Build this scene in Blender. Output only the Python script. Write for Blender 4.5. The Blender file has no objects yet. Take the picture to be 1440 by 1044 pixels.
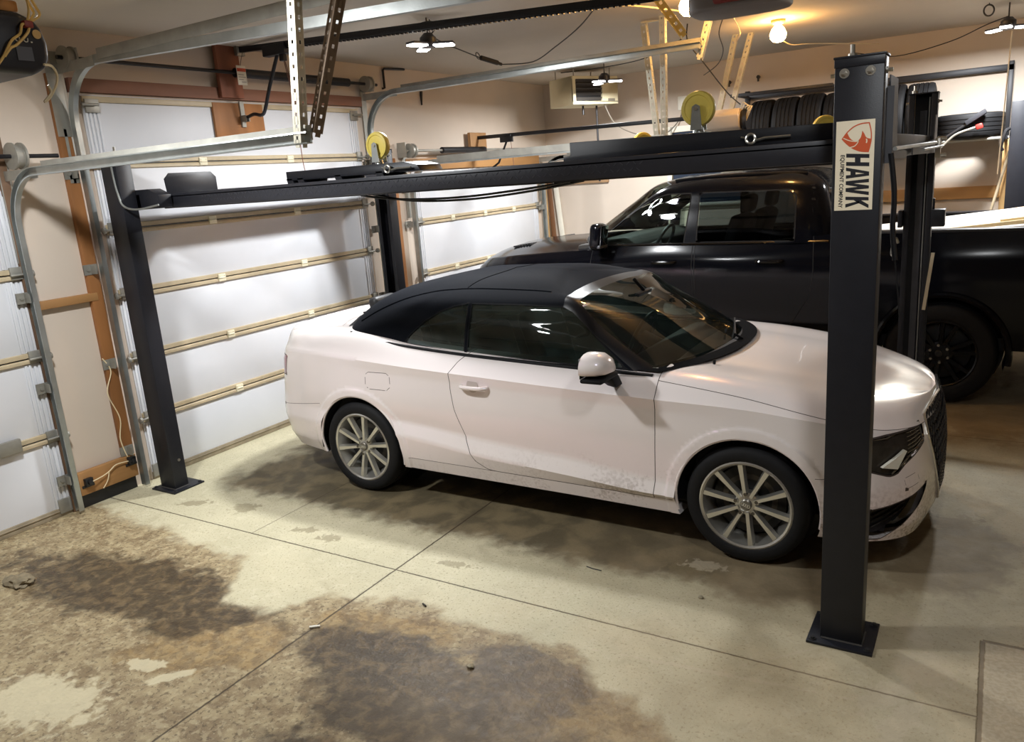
import bpy, bmesh, math, random
import numpy as np
from mathutils import Vector, Matrix, Quaternion
random.seed(7)
SC = bpy.context.scene
COL = SC.collection
PI = math.pi

# ------------------------------------------------------------------ camera, world, exposure
def make_camera():
    cx, cy, cz, p, w, r, f = 3.6005, -3.7302, 2.0378, 0.5609, 0.2434, -0.0733, 1101.6
    cp, sp = math.cos(p), math.sin(p)
    fwd = Vector((-sp*math.cos(w), cp*math.cos(w), -math.sin(w)))
    right = Vector((cp, sp, 0)); up = right.cross(fwd)
    c, s = math.cos(r), math.sin(r)
    R = (c*right + s*up).normalized(); U = (-s*right + c*up).normalized()
    cd = bpy.data.cameras.new('camera'); cam = bpy.data.objects.new('camera', cd); COL.objects.link(cam)
    cd.sensor_fit = 'HORIZONTAL'; cd.sensor_width = 36.0; cd.lens = f*36.0/1440.0
    cd.clip_start = 0.05; cd.clip_end = 60
    M = Matrix((R, U, -fwd)).transposed().to_4x4(); M.translation = (cx, cy, cz)
    cam.matrix_world = M
    SC.camera = cam
make_camera()
W = bpy.data.worlds.new('world'); SC.world = W; W.use_nodes = True
W.node_tree.nodes['Background'].inputs[0].default_value = (0.5, 0.55, 0.6, 1)
W.node_tree.nodes['Background'].inputs[1].default_value = 0.05
SC.view_settings.view_transform = 'Standard'; SC.view_settings.look = 'None'
SC.view_settings.exposure = 0.12; SC.view_settings.gamma = 1.0; SC.view_settings.use_curve_mapping = False
try:
    SC.cycles.use_denoising = True
    SC.cycles.max_bounces = 10; SC.cycles.transparent_max_bounces = 16
    SC.cycles.sample_clamp_indirect = 6.0
except Exception: pass
LED_POWER = 100.0
LED_COLOR = (0.96, 0.985, 1.0)
BULB_STRENGTH = 125.0

# ------------------------------------------------------------------ materials
def S(r, g, b):
    def f(c):
        c /= 255.0
        return c/12.92 if c <= .04045 else ((c+.055)/1.055)**2.4
    return (f(r), f(g), f(b), 1.0)
MATS = {}
def mat(name, col, rough=.5, metal=0., var=.0, scale=6., stretch=(1,1,1), bump=0., bscale=80., coat=0., spec=.5, emit=None, es=0., vcol=None, detail=4.):
    if name in MATS: return MATS[name]
    m = bpy.data.materials.new(name); m.use_nodes = True
    nt = m.node_tree; N = nt.nodes; L = nt.links
    b = N['Principled BSDF']
    b.inputs['Base Color'].default_value = col; b.inputs['Roughness'].default_value = rough
    b.inputs['Metallic'].default_value = metal; b.inputs['Coat Weight'].default_value = coat
    b.inputs['Coat Roughness'].default_value = .05
    b.inputs['Specular IOR Level'].default_value = spec
    if emit:
        b.inputs['Emission Color'].default_value = emit; b.inputs['Emission Strength'].default_value = es
    if var or bump or vcol:
        g = N.new('ShaderNodeNewGeometry'); mp = N.new('ShaderNodeMapping'); L.new(g.outputs['Position'], mp.inputs[0])
        mp.inputs['Scale'].default_value = stretch
        if var or vcol:
            t = N.new('ShaderNodeTexNoise'); t.inputs['Scale'].default_value = scale; t.inputs['Detail'].default_value = detail
            L.new(mp.outputs[0], t.inputs['Vector'])
            r = N.new('ShaderNodeValToRGB'); L.new(t.outputs['Fac'], r.inputs[0])
            r.color_ramp.elements[0].position = .3; r.color_ramp.elements[1].position = .7
            c2 = vcol if vcol else tuple(min(1, x*(1+var)) for x in col[:3])+(1,)
            c1 = col if vcol else tuple(x*(1-var) for x in col[:3])+(1,)
            r.color_ramp.elements[0].color = c1; r.color_ramp.elements[1].color = c2
            L.new(r.outputs[0], b.inputs['Base Color'])
        if bump:
            t2 = N.new('ShaderNodeTexNoise'); t2.inputs['Scale'].default_value = bscale; t2.inputs['Detail'].default_value = 3
            L.new(mp.outputs[0], t2.inputs['Vector'])
            bp = N.new('ShaderNodeBump'); bp.inputs['Strength'].default_value = bump; bp.inputs['Distance'].default_value = .01
            L.new(t2.outputs['Fac'], bp.inputs['Height']); L.new(bp.outputs[0], b.inputs['Normal'])
    MATS[name] = m
    return m
def glass(name, tint, rough=.02, ior=1.5, haze=0.):
    if name in MATS: return MATS[name]
    m = bpy.data.materials.new(name); m.use_nodes = True
    nt = m.node_tree; N = nt.nodes; L = nt.links
    N.remove(N['Principled BSDF'])
    tr = N.new('ShaderNodeBsdfTransparent'); tr.inputs[0].default_value = tint
    gl = N.new('ShaderNodeBsdfGlossy'); gl.inputs['Roughness'].default_value = rough
    fr = N.new('ShaderNodeFresnel'); fr.inputs[0].default_value = ior
    mx = N.new('ShaderNodeMixShader')
    base = tr.outputs[0]
    if haze:
        df = N.new('ShaderNodeBsdfDiffuse'); df.inputs[0].default_value = S(120,152,146)
        tx = N.new('ShaderNodeTexNoise'); tx.inputs['Scale'].default_value = 5; tx.inputs['Detail'].default_value = 5; g = N.new('ShaderNodeNewGeometry'); L.new(g.outputs['Position'], tx.inputs['Vector'])
        mr = N.new('ShaderNodeMapRange'); L.new(tx.outputs[0], mr.inputs[0]); mr.inputs[1].default_value = .35; mr.inputs[2].default_value = .75; mr.inputs[3].default_value = haze*.4; mr.inputs[4].default_value = haze*1.8
        m2 = N.new('ShaderNodeMixShader'); L.new(mr.outputs[0], m2.inputs[0]); L.new(tr.outputs[0], m2.inputs[1]); L.new(df.outputs[0], m2.inputs[2]); base = m2.outputs[0]
    L.new(fr.outputs[0], mx.inputs[0]); L.new(base, mx.inputs[1]); L.new(gl.outputs[0], mx.inputs[2])
    L.new(mx.outputs[0], N['Material Output'].inputs['Surface'])
    MATS[name] = m
    return m

# ------------------------------------------------------------------ mesh builder
def V(*a): return Vector(a)
def wloc(o):
    p = Vector((0, 0, 0))
    while o is not None:
        p = p + o.location; o = o.parent
    return p
class MB:
    def __init__(s): s.v = []; s.f = []
    def add(s, vs, fs):
        n = len(s.v); s.v += [tuple(v) for v in vs]; s.f += [tuple(i+n for i in f) for f in fs]; return s
    def box(s, lo, hi):
        x0, y0, z0 = lo; x1, y1, z1 = hi
        return s.add([(x0,y0,z0),(x1,y0,z0),(x1,y1,z0),(x0,y1,z0),(x0,y0,z1),(x1,y0,z1),(x1,y1,z1),(x0,y1,z1)],
                     [(0,3,2,1),(4,5,6,7),(0,1,5,4),(1,2,6,5),(2,3,7,6),(3,0,4,7)])
    def obox(s, c, size, R):
        h = [x/2 for x in size]
        vs = [Vector(c)+R@Vector((sx*h[0], sy*h[1], sz*h[2])) for sz in (-1,1) for sx, sy in ((-1,-1),(1,-1),(1,1),(-1,1))]
        return s.add(vs, [(0,3,2,1),(4,5,6,7),(0,1,5,4),(1,2,6,5),(2,3,7,6),(3,0,4,7)])
    def beam(s, a, b, w, h, up=(0,0,1)):
        a = Vector(a); b = Vector(b); d = (b-a).normalized(); u = Vector(up)
        sd = d.cross(u)
        if sd.length < 1e-4: sd = d.cross(Vector((0,1,0)))
        sd.normalize(); u = sd.cross(d)
        return s.obox((a+b)/2, ((b-a).length, w, h), Matrix((d, -sd, u)).transposed())
    def cyl(s, a, b, r, r2=None, n=16, caps=True):
        a = Vector(a); b = Vector(b); r2 = r if r2 is None else r2
        d = (b-a).normalized(); q = d.to_track_quat('Z', 'Y')
        vs = []
        for c, rr in ((a, r), (b, r2)):
            for i in range(n):
                t = 2*PI*i/n; vs.append(c + q@Vector((math.cos(t)*rr, math.sin(t)*rr, 0)))
        fs = [(i, (i+1) % n, n+(i+1) % n, n+i) for i in range(n)]
        if caps: fs += [tuple(range(n-1, -1, -1)), tuple(range(n, 2*n))]
        return s.add(vs, fs)
    def tube(s, pts, r, n=8, closed=False):
        pts = [Vector(p) for p in pts]; m = len(pts)
        T = []
        for i in range(m):
            if closed: d = pts[(i+1) % m]-pts[i-1]
            else: d = pts[min(i+1, m-1)]-pts[max(i-1, 0)]
            T.append(d.normalized() if d.length > 1e-9 else Vector((0,0,1)))
        ref = Vector((0,0,1)) if abs(T[0].z) < .9 else Vector((1,0,0))
        nrm = T[0].cross(ref).normalized()
        vs = []
        for i in range(m):
            if i:
                q = T[i-1].rotation_difference(T[i]); nrm = q@nrm
            bi = T[i].cross(nrm)
            rr = r[i] if isinstance(r, (list, tuple)) else r
            for k in range(n):
                t = 2*PI*k/n; vs.append(pts[i]+(nrm*math.cos(t)+bi*math.sin(t))*rr)
        fs = []
        for i in range(m if closed else m-1):
            j = (i+1) % m
            for k in range(n): fs.append((i*n+k, i*n+(k+1) % n, j*n+(k+1) % n, j*n+k))
        if not closed: fs += [tuple(range(n-1, -1, -1)), tuple((m-1)*n+k for k in range(n))]
        return s.add(vs, fs)
    def prism(s, poly, vec):
        n = len(poly); vec = Vector(vec); a = [Vector(p) for p in poly]
        return s.add(a+[p+vec for p in a], [tuple(range(n-1, -1, -1)), tuple(range(n, 2*n))]+[(i, (i+1) % n, n+(i+1) % n, n+i) for i in range(n)])
    def sweep(s, path, frames, prof):
        """prof: list of (a,b); frames: list of (A,B) vectors"""
        n = len(prof); vs = []
        for p, (A, B) in zip(path, frames):
            for a, b in prof: vs.append(Vector(p)+Vector(A)*a+Vector(B)*b)
        fs = []
        for i in range(len(path)-1):
            for k in range(n): fs.append((i*n+k, i*n+(k+1) % n, (i+1)*n+(k+1) % n, (i+1)*n+k))
        fs += [tuple(range(n-1, -1, -1)), tuple((len(path)-1)*n+k for k in range(n))]
        return s.add(vs, fs)
    def lathe(s, prof, o, axis=(0,0,1), n=32, closed=False):
        """prof: list of (r,h) along axis from o"""
        q = Vector(axis).normalized().to_track_quat('Z', 'Y'); o = Vector(o); m = len(prof)
        vs = [o+q@Vector((math.cos(2*PI*i/n)*r, math.sin(2*PI*i/n)*r, h)) for r, h in prof for i in range(n)]
        fs = []
        for j in range(m if closed else m-1):
            k = (j+1) % m
            for i in range(n): fs.append((j*n+i, j*n+(i+1) % n, k*n+(i+1) % n, k*n+i))
        return s.add(vs, fs)
    def sphere(s, c, r, n=16, m=10):
        if not isinstance(r, (tuple, list)): r = (r, r, r)
        c = Vector(c); vs = []; fs = []
        for j in range(m+1):
            p = PI*j/m
            for i in range(n):
                t = 2*PI*i/n
                vs.append(c+Vector((r[0]*math.sin(p)*math.cos(t), r[1]*math.sin(p)*math.sin(t), -r[2]*math.cos(p))))
        for j in range(m):
            for i in range(n): fs.append((j*n+i, j*n+(i+1) % n, (j+1)*n+(i+1) % n, (j+1)*n+i))
        return s.add(vs, fs)
    def torus(s, c, R, r, axis=(0,0,1), n=24, k=8, arc=None):
        q = Vector(axis).normalized().to_track_quat('Z', 'Y')
        if arc is None: return s.tube([Vector(c)+q@Vector((R*math.cos(2*PI*i/n), R*math.sin(2*PI*i/n), 0)) for i in range(n)], r, k, True)
    def build(s, name, m, parent=None, origin=None, smooth=35, bevel=0., seg=2, merge=True):
        bm = bmesh.new()
        vv = [bm.verts.new(v) for v in s.v]
        for f in s.f:
            try: bm.faces.new([vv[i] for i in f])
            except ValueError: pass
        if merge: bmesh.ops.remove_doubles(bm, verts=bm.verts, dist=1e-6)
        bmesh.ops.recalc_face_normals(bm, faces=bm.faces)
        if bevel:
            ed = [e for e in bm.edges if len(e.link_faces) == 2 and e.calc_face_angle(0) > .5]
            bmesh.ops.bevel(bm, geom=ed, offset=bevel, segments=seg, profile=.5, affect='EDGES', clamp_overlap=True)
        return link(name, bm, m, parent, origin, smooth)
def link(name, bm, m, parent=None, origin=None, smooth=35):
    if origin is None:
        if parent is not None: origin = wloc(parent)
        else:
            xs = [v.co for v in bm.verts]
            lo = Vector([min(c[i] for c in xs) for i in range(3)]); hi = Vector([max(c[i] for c in xs) for i in range(3)])
            origin = Vector(((lo.x+hi.x)/2, (lo.y+hi.y)/2, lo.z))
    origin = Vector(origin)
    for v in bm.verts: v.co -= origin
    me = bpy.data.meshes.new(name); bm.to_mesh(me); bm.free()
    ms = m if isinstance(m, (list, tuple)) else [m]
    for x in ms: me.materials.append(x)
    if smooth:
        me.shade_smooth()
        if smooth < 180: me.set_sharp_from_angle(angle=math.radians(smooth))
    o = bpy.data.objects.new(name, me); COL.objects.link(o)
    if parent is not None:
        o.parent = parent; o.location = origin-wloc(parent)
    else: o.location = origin
    return o
def tag(o, label=None, cat=None, group=None, kind=None):
    if label: o['label'] = label
    if cat: o['category'] = cat
    if group: o['group'] = group
    if kind: o['kind'] = kind
    return o
def thing(name, loc, label, cat, group=None, kind=None):
    o = bpy.data.objects.new(name, None); COL.objects.link(o); o.location = loc; o.empty_display_size = .1
    return tag(o, label, cat, group, kind)
def dup(root, loc, rotz=None, label=None, parent=None, group=None):
    def cp(o, par):
        c = o.copy(); COL.objects.link(c); c.parent = par
        for ch in [x for x in bpy.data.objects if x.parent == o]: cp(ch, c)
        return c
    r = cp(root, parent)
    r.location = Vector(loc)-(wloc(parent) if parent else Vector((0,0,0)))
    if rotz is not None: r.rotation_euler = (0, 0, rotz)
    if label: r['label'] = label
    if group: r['group'] = group
    return r
def crv(pts, n=8):
    """smooth polyline through points"""
    P = [Vector(p) for p in pts]; out = []
    for i in range(len(P)-1):
        p0 = P[max(i-1,0)]; p1 = P[i]; p2 = P[i+1]; p3 = P[min(i+2, len(P)-1)]
        for k in range(n):
            t = k/n
            out.append(.5*((2*p1)+(p2-p0)*t+(2*p0-5*p1+4*p2-p3)*t*t+(3*p1-p0-3*p2+p3)*t**3))
    out.append(P[-1]); return out
def text_geo(body, size=1., bold=0.):
    c = bpy.data.curves.new('lettering', 'FONT'); c.body = body; c.size = size; c.align_x = 'CENTER'; c.align_y = 'CENTER'; c.offset = bold
    c.resolution_u = 3
    ob = bpy.data.objects.new('lettering', c); COL.objects.link(ob)
    dg = bpy.context.evaluated_depsgraph_get(); dg.update()
    me = bpy.data.meshes.new_from_object(ob.evaluated_get(dg))
    vs = [tuple(v.co) for v in me.vertices]; fs = [tuple(p.vertices) for p in me.polygons]
    bpy.data.objects.remove(ob); bpy.data.curves.remove(c); bpy.data.meshes.remove(me)
    return vs, fs

# palette
STEEL = mat('galvanised_steel', S(172,176,174), .38, .85, .12, 9, bump=.03)
STEEL_D = mat('dull_steel', S(156,154,146), .5, .5, .15, 9)
ANGLE = mat('perforated_steel', S(205,200,182), .45, .6, .08, 9)
LIFTBLK = mat('black_powder_coat', S(31,32,38), .42, 0, .08, 20, bump=.05, bscale=260, spec=.35)
LIFTGRY = mat('dark_grey_plate', S(78,78,82), .5, .2, .1, 12)
BLACKP = mat('black_plastic', S(26,26,29), .45)
RUBBER = mat('tyre_rubber', S(20,20,22), .7, 0, .15, 30, bump=.1, bscale=120, spec=.3)
CHROME = mat('chrome', S(225,226,228), .15, 1.)
WOOD = mat('pine_wood', S(158,118,76), .65, 0, .22, 5, (1,1,.15), bump=.1, bscale=30)
WOODH = mat('pine_wood_along', S(168,124,76), .65, 0, .22, 5, (1,.15,1), bump=.1, bscale=30)
WOODX = mat('pine_wood_lengthways', S(206,166,110), .65, 0, .2, 5, (.15,1,1), bump=.08, bscale=30)
WOODO = mat('orange_wood', S(156,104,58), .6, 0, .3, 5, (1,1,.15), bump=.1, bscale=30)
REDW = mat('redwood_board', S(138,96,76), .65, 0, .2, 6, (1,.2,1), bump=.08, bscale=30)
DOORW = mat('white_door_panel', S(218,220,225), .5, 0, .03, 2.5, bump=.012, bscale=30)
RAILB = mat('beige_rail', S(190,174,144), .45, 0, .1, 9)
HINGEW = mat('cream_hinge', S(232,224,196), .45)
WALLM = mat('cream_drywall', S(211,197,182), .8, 0, .05, 1.3, bump=.04, bscale=40)
CEILM = mat('ceiling_drywall', S(204,194,180), .85, 0, .06, 1.0, bump=.05, bscale=30)
YELLOW = mat('yellow_polyurethane', S(238,214,104), .4, 0, .08, 12)
WIREW = mat('cream_wire', S(232,214,176), .5)
WIREB = mat('dark_wire', S(46,42,38), .55)
WHITEP = mat('white_enamel', S(236,232,218), .4, 0, .04, 5)
# ------------------------------------------------------------------ room
XW, YB, ZC = -1.75, 6.09, 3.19        # left wall, back wall, ceiling
YF, XR = -5.6, 7.2
def floor_material():
    m = bpy.data.materials.new('stained_concrete'); m.use_nodes = True
    nt = m.node_tree; N = nt.nodes; L = nt.links; b = N['Principled BSDF']
    geo = N.new('ShaderNodeNewGeometry'); sep = N.new('ShaderNodeSeparateXYZ'); L.new(geo.outputs['Position'], sep.inputs[0])
    X, Y = sep.outputs[0], sep.outputs[1]
    def M(op, a, c=None, d=None, clamp=False):
        n = N.new('ShaderNodeMath'); n.operation = op; n.use_clamp = clamp
        for i, x in enumerate((a, c, d)):
            if x is None: continue
            if isinstance(x, (int, float)): n.inputs[i].default_value = x
            else: L.new(x, n.inputs[i])
        return n.outputs[0]
    def noise(scale, detail=4., dist=0., rough=.5):
        n = N.new('ShaderNodeTexNoise'); n.inputs['Scale'].default_value = scale; n.inputs['Detail'].default_value = detail
        n.inputs['Distortion'].default_value = dist; n.inputs['Roughness'].default_value = rough
        L.new(geo.outputs['Position'], n.inputs['Vector']); return n.outputs['Fac']
    def smooth(a, lo, hi):
        n = N.new('ShaderNodeMapRange'); n.interpolation_type = 'SMOOTHSTEP'; L.new(a, n.inputs[0])
        n.inputs[1].default_value = lo; n.inputs[2].default_value = hi; return n.outputs[0]
    def mixc(f, a, c):
        n = N.new('ShaderNodeMix'); n.data_type = 'RGBA'
        if isinstance(f, float): n.inputs[0].default_value = f
        else: L.new(f, n.inputs[0])
        for i, x in ((6, a), (7, c)):
            if isinstance(x, tuple): n.inputs[i].default_value = x
            else: L.new(x, n.inputs[i])
        return n.outputs[2]
    # edge of the wet patch: y as a curve of x, coded in a colour ramp (value = (y+4)/8)
    r = N.new('ShaderNodeValToRGB'); L.new(M('DIVIDE', M('ADD', X, 2.0), 6.0), r.inputs[0])
    edge = [(-2,-.85),(-1.4,-.92),(-.6,-1.0),(0.02,-1.05),(.28,-1.42),(.6,-1.36),(.75,-1.16),(1.23,-1.0),(1.76,-1.05),(2.15,-1.0),(2.35,-1.2),(2.5,-1.22),(2.75,-1.4),(3.0,-2.0),(3.3,-3.2)]
    el = r.color_ramp.elements
    while len(el) < len(edge): el.new(.5)
    for e, (x, y) in zip(el, edge):
        e.position = (x+2)/6; v = (y+4)/8; e.color = (v, v, v, 1)
    ye = M('SUBTRACT', M('MULTIPLY', r.outputs[0], 8.0), 4.0)
    n1 = noise(3.2, 6, .3); n2 = noise(11., 5, .5)
    sd = M('ADD', M('SUBTRACT', ye, Y), M('ADD', M('MULTIPLY', M('SUBTRACT', n1, .5), .26), M('MULTIPLY', M('SUBTRACT', n2, .5), .16)))
    wet = smooth(sd, -.02, .10)
    # dark inner pools
    n3 = noise(22., 5, .6, .6)
    def blob(cx, cy, rx, ry, rot=0., fine=0.):
        dx = M('SUBTRACT', X, cx); dy = M('SUBTRACT', Y, cy); c, s = math.cos(rot), math.sin(rot)
        u = M('DIVIDE', M('ADD', M('MULTIPLY', dx, c), M('MULTIPLY', dy, s)), rx)
        v = M('DIVIDE', M('SUBTRACT', M('MULTIPLY', dy, c), M('MULTIPLY', dx, s)), ry)
        d = M('SQRT', M('ADD', M('MULTIPLY', u, u), M('MULTIPLY', v, v)))
        d = M('ADD', d, M('ADD', M('MULTIPLY', M('SUBTRACT', n1, .5), 1.0), M('MULTIPLY', M('SUBTRACT', n2, .5), .9)))
        if fine: d = M('ADD', d, M('MULTIPLY', M('SUBTRACT', n3, .5), fine))
        return M('SUBTRACT', 1.0, smooth(d, .75, 1.15))
    pools = blob(-.35, -1.55, .95, .30, .12)
    for a in ((1.75,-1.6,.62,.34,.1), (2.0,-1.27,.36,.16,-.1), (1.45,-1.5,.55,.22,0), (2.3,-2.1,.5,.6,.3), (.35,-1.62,.3,.14,.7), (1.9,-2.3,.7,.4,0)):
        pools = M('MAXIMUM', pools, blob(*a))
    pools = M('MULTIPLY', pools, wet)
    mud = blob(1.25,-1.28,.42,.14,.2); mud = M('MAXIMUM', mud, blob(2.35,-1.4,.4,.22,.1)); mud = M('MULTIPLY', M('MAXIMUM', mud, blob(.55,-1.75,.4,.22,.4)), wet)
    dry_patch = M('MULTIPLY', M('MAXIMUM', blob(.25,-2.35,.3,.16,.2,1.4), M('MAXIMUM', blob(.42,-1.98,.1,.04,.3,2.2), blob(.6,-2.0,.1,.035,.9,2.2))), .75)
    under = M('MULTIPLY', M('MULTIPLY', smooth(M('ADD', Y, M('ADD', M('MULTIPLY', M('SUBTRACT', n1, .5), .30), M('MULTIPLY', M('SUBTRACT', n2, .5), .18))), -.42, -.22), M('SUBTRACT', 1.0, smooth(M('ADD', M('ABSOLUTE', M('SUBTRACT', X, 1.0)), M('MULTIPLY', M('SUBTRACT', n1, .5), .8)), 2.0, 2.3))), M('MULTIPLY', .95, M('LESS_THAN', Y, 2.1)))  # wet stain around the car, plus its shadow painted into the colour
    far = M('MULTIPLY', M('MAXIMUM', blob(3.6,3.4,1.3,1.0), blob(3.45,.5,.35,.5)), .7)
    # dry concrete
    dry = mixc(smooth(noise(1.1, 6), .3, .7), S(186,179,150), S(203,195,165))
    dry = mixc(M('MULTIPLY', smooth(noise(7., 8, .6), .5, .75), .35), dry, S(176,168,138))
    dry = mixc(M('MULTIPLY', smooth(noise(2.2, 9, 1.0, .65), .56, .70), .30), dry, S(150,140,112))
    dry = mixc(M('MULTIPLY', smooth(noise(70., 5), .58, .66), .5), dry, S(128,116,90))
    dry = mixc(M('MULTIPLY', smooth(noise(14., 10, .8, .75), .52, .62), .22), dry, S(224,216,192))
    dry = mixc(M('MULTIPLY', smooth(noise(130., 3), .62, .70), .6), dry, S(120,110,86))
    wetc = mixc(smooth(noise(9., 8, .4, .65), .35, .65), S(128,110,82), S(166,150,116))
    wetc = mixc(M('MULTIPLY', smooth(noise(26., 6, .3), .52, .62), .5), wetc, S(186,172,138))
    wetc = mixc(M('MULTIPLY', smooth(noise(48., 7, .2, .6), .54, .62), .6), wetc, S(78,64,45))
    wetc = mixc(M('MULTIPLY', smooth(noise(110., 3), .64, .72), .7), wetc, S(206,196,166))
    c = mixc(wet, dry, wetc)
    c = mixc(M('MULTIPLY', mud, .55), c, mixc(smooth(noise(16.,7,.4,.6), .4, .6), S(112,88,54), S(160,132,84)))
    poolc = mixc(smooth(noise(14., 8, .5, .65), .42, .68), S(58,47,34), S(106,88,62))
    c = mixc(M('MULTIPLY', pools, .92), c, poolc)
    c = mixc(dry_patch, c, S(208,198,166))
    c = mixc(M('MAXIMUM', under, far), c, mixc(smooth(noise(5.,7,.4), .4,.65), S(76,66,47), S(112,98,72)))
    spots = blob(-1.0,-.62,.11,.05,.5,3.4)
    for a in ((-.60,-.55,.09,.07,.2), (.05,-.63,.10,.035,.3), (.29,-.655,.07,.04,.1), (2.35,-.16,.12,.05,.2), (3.5,.9,.16,.08,.8), (1.2,-.62,.12,.03,.2)): spots = M('MAXIMUM', spots, blob(*a, 3.4))
    c = mixc(M('MULTIPLY', spots, .55), c, S(120,108,80))
    pale = blob(3.40,-.30,.05,.16,.5)
    for a in ((3.46,-.60,.12,.13,.3), (3.36,-.80,.06,.16,-.6), (3.42,-.95,.05,.14,-.3), (2.75,-.95,.5,.012,.12), (2.42,-.10,.10,.05,0), (3.05,-.62,.3,.010,.8)): pale = M('MAXIMUM', pale, blob(*a, 3.0))
    c = mixc(M('MULTIPLY', pale, .5), c, S(206,194,170))
    # saw-cut joints
    def joint(co, at, w, lo=None, oc=None, hi=None):
        d = M('ABSOLUTE', M('SUBTRACT', M('ADD', co, M('MULTIPLY', M('SUBTRACT', noise(30., 3), .5), .008)), at))
        j = M('SUBTRACT', 1.0, smooth(d, w*.5, w))
        if oc is not None:
            if lo is not None: j = M('MULTIPLY', j, M('GREATER_THAN', oc, lo))
            if hi is not None: j = M('MULTIPLY', j, M('LESS_THAN', oc, hi))
        return j
    js = joint(X, .92, .007)
    js = M('MAXIMUM', js, joint(Y, -.804, .006, None, X, 3.665))
    js = M('MAXIMUM', js, joint(Y, 2.43, .008, 1.0, X))
    js = M('MAXIMUM', js, M('MULTIPLY', joint(X, -.235, .006, -.80, Y, 2.0), .6))
    js = M('MAXIMUM', js, joint(X, 3.665, .012, None, Y, -.27))
    js = M('MAXIMUM', js, joint(Y, -.27, .012, 3.665, X))
    pad = M('MULTIPLY', M('GREATER_THAN', X, 3.665), M('LESS_THAN', Y, -.27))
    c = mixc(M('MULTIPLY', pad, .7), c, mixc(smooth(noise(60.,5), .4,.6), S(196,184,160), S(222,212,190)))
    c = mixc(M('MULTIPLY', js, .85), c, S(62,50,36))
    c = mixc(M('MULTIPLY', smooth(M('ADD', X, M('MULTIPLY', M('SUBTRACT', n1, .5), 1.6)), 1.2, 3.2), .52), c, mixc(smooth(noise(4.,8,.5,.6), .4,.65), S(142,124,98), S(168,150,122)))  # dimmer light on the right side, put into the floor colour
    L.new(c, b.inputs['Base Color']); b.inputs['Specular IOR Level'].default_value = .35
    rr = M('SUBTRACT', M('SUBTRACT', .66, M('MULTIPLY', wet, .10)), M('MULTIPLY', pools, .12))
    rr = M('ADD', rr, M('MULTIPLY', M('SUBTRACT', n2, .5), .25))
    L.new(rr, b.inputs['Roughness'])
    hgt = M('ADD', M('MULTIPLY', noise(55., 6), .5), M('MULTIPLY', M('MULTIPLY', noise(24., 8, .5, .65), wet), .9))
    hgt = M('SUBTRACT', hgt, M('MULTIPLY', js, 1.5))
    bp = N.new('ShaderNodeBump'); bp.inputs['Strength'].default_value = .45; bp.inputs['Distance'].default_value = .012
    L.new(hgt, bp.inputs['Height']); L.new(bp.outputs[0], b.inputs['Normal'])
    return m
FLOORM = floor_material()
DIMW = mat('bare_stud_wall', S(120,104,84), .9, 0, .1, 2)  # unseen walls coloured dark, as if unlit, so they bounce less light
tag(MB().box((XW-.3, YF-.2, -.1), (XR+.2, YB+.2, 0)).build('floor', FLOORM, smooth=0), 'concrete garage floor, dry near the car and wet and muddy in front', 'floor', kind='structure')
tag(MB().box((XW-.3, YF-.2, ZC), (XR+.2, YB+.2, ZC+.1)).build('ceiling', CEILM, smooth=0), 'plain painted drywall ceiling', 'ceiling', kind='structure')
tag(MB().box((XW-.15, YB, 0), (XR+.2, YB+.12, ZC)).build('wall_back', WALLM, smooth=0), 'cream drywall behind the black pickup', 'wall', kind='structure')
tag(MB().box((XW-.15, YF-.12, 0), (XR+.2, YF, ZC)).build('wall_front', DIMW, smooth=0), 'cream wall behind the camera', 'wall', kind='structure')
tag(MB().box((XR, YF, 0), (XR+.12, YB, ZC)).build('wall_right', DIMW, smooth=0), 'cream wall opposite the garage doors', 'wall', kind='structure')
D1 = (-3.80, -1.06, 2.18); D2 = (-.44, 2.30, 2.79); D3 = (3.06, 5.74, 2.16)
wl = MB()
ys = [YF]
for a, b_, h in (D1, D2, D3):
    wl.box((XW-.15, ys[-1], 0), (XW, a+.06, ZC)); wl.box((XW-.15, a+.06, h-.04), (XW, b_-.06, ZC)); ys.append(b_-.06)
wl.box((XW-.15, ys[-1], 0), (XW, YB, ZC))
tag(wl.build('wall_left', WALLM, smooth=0), 'cream drywall with the three garage door openings', 'wall', kind='structure')

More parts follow.
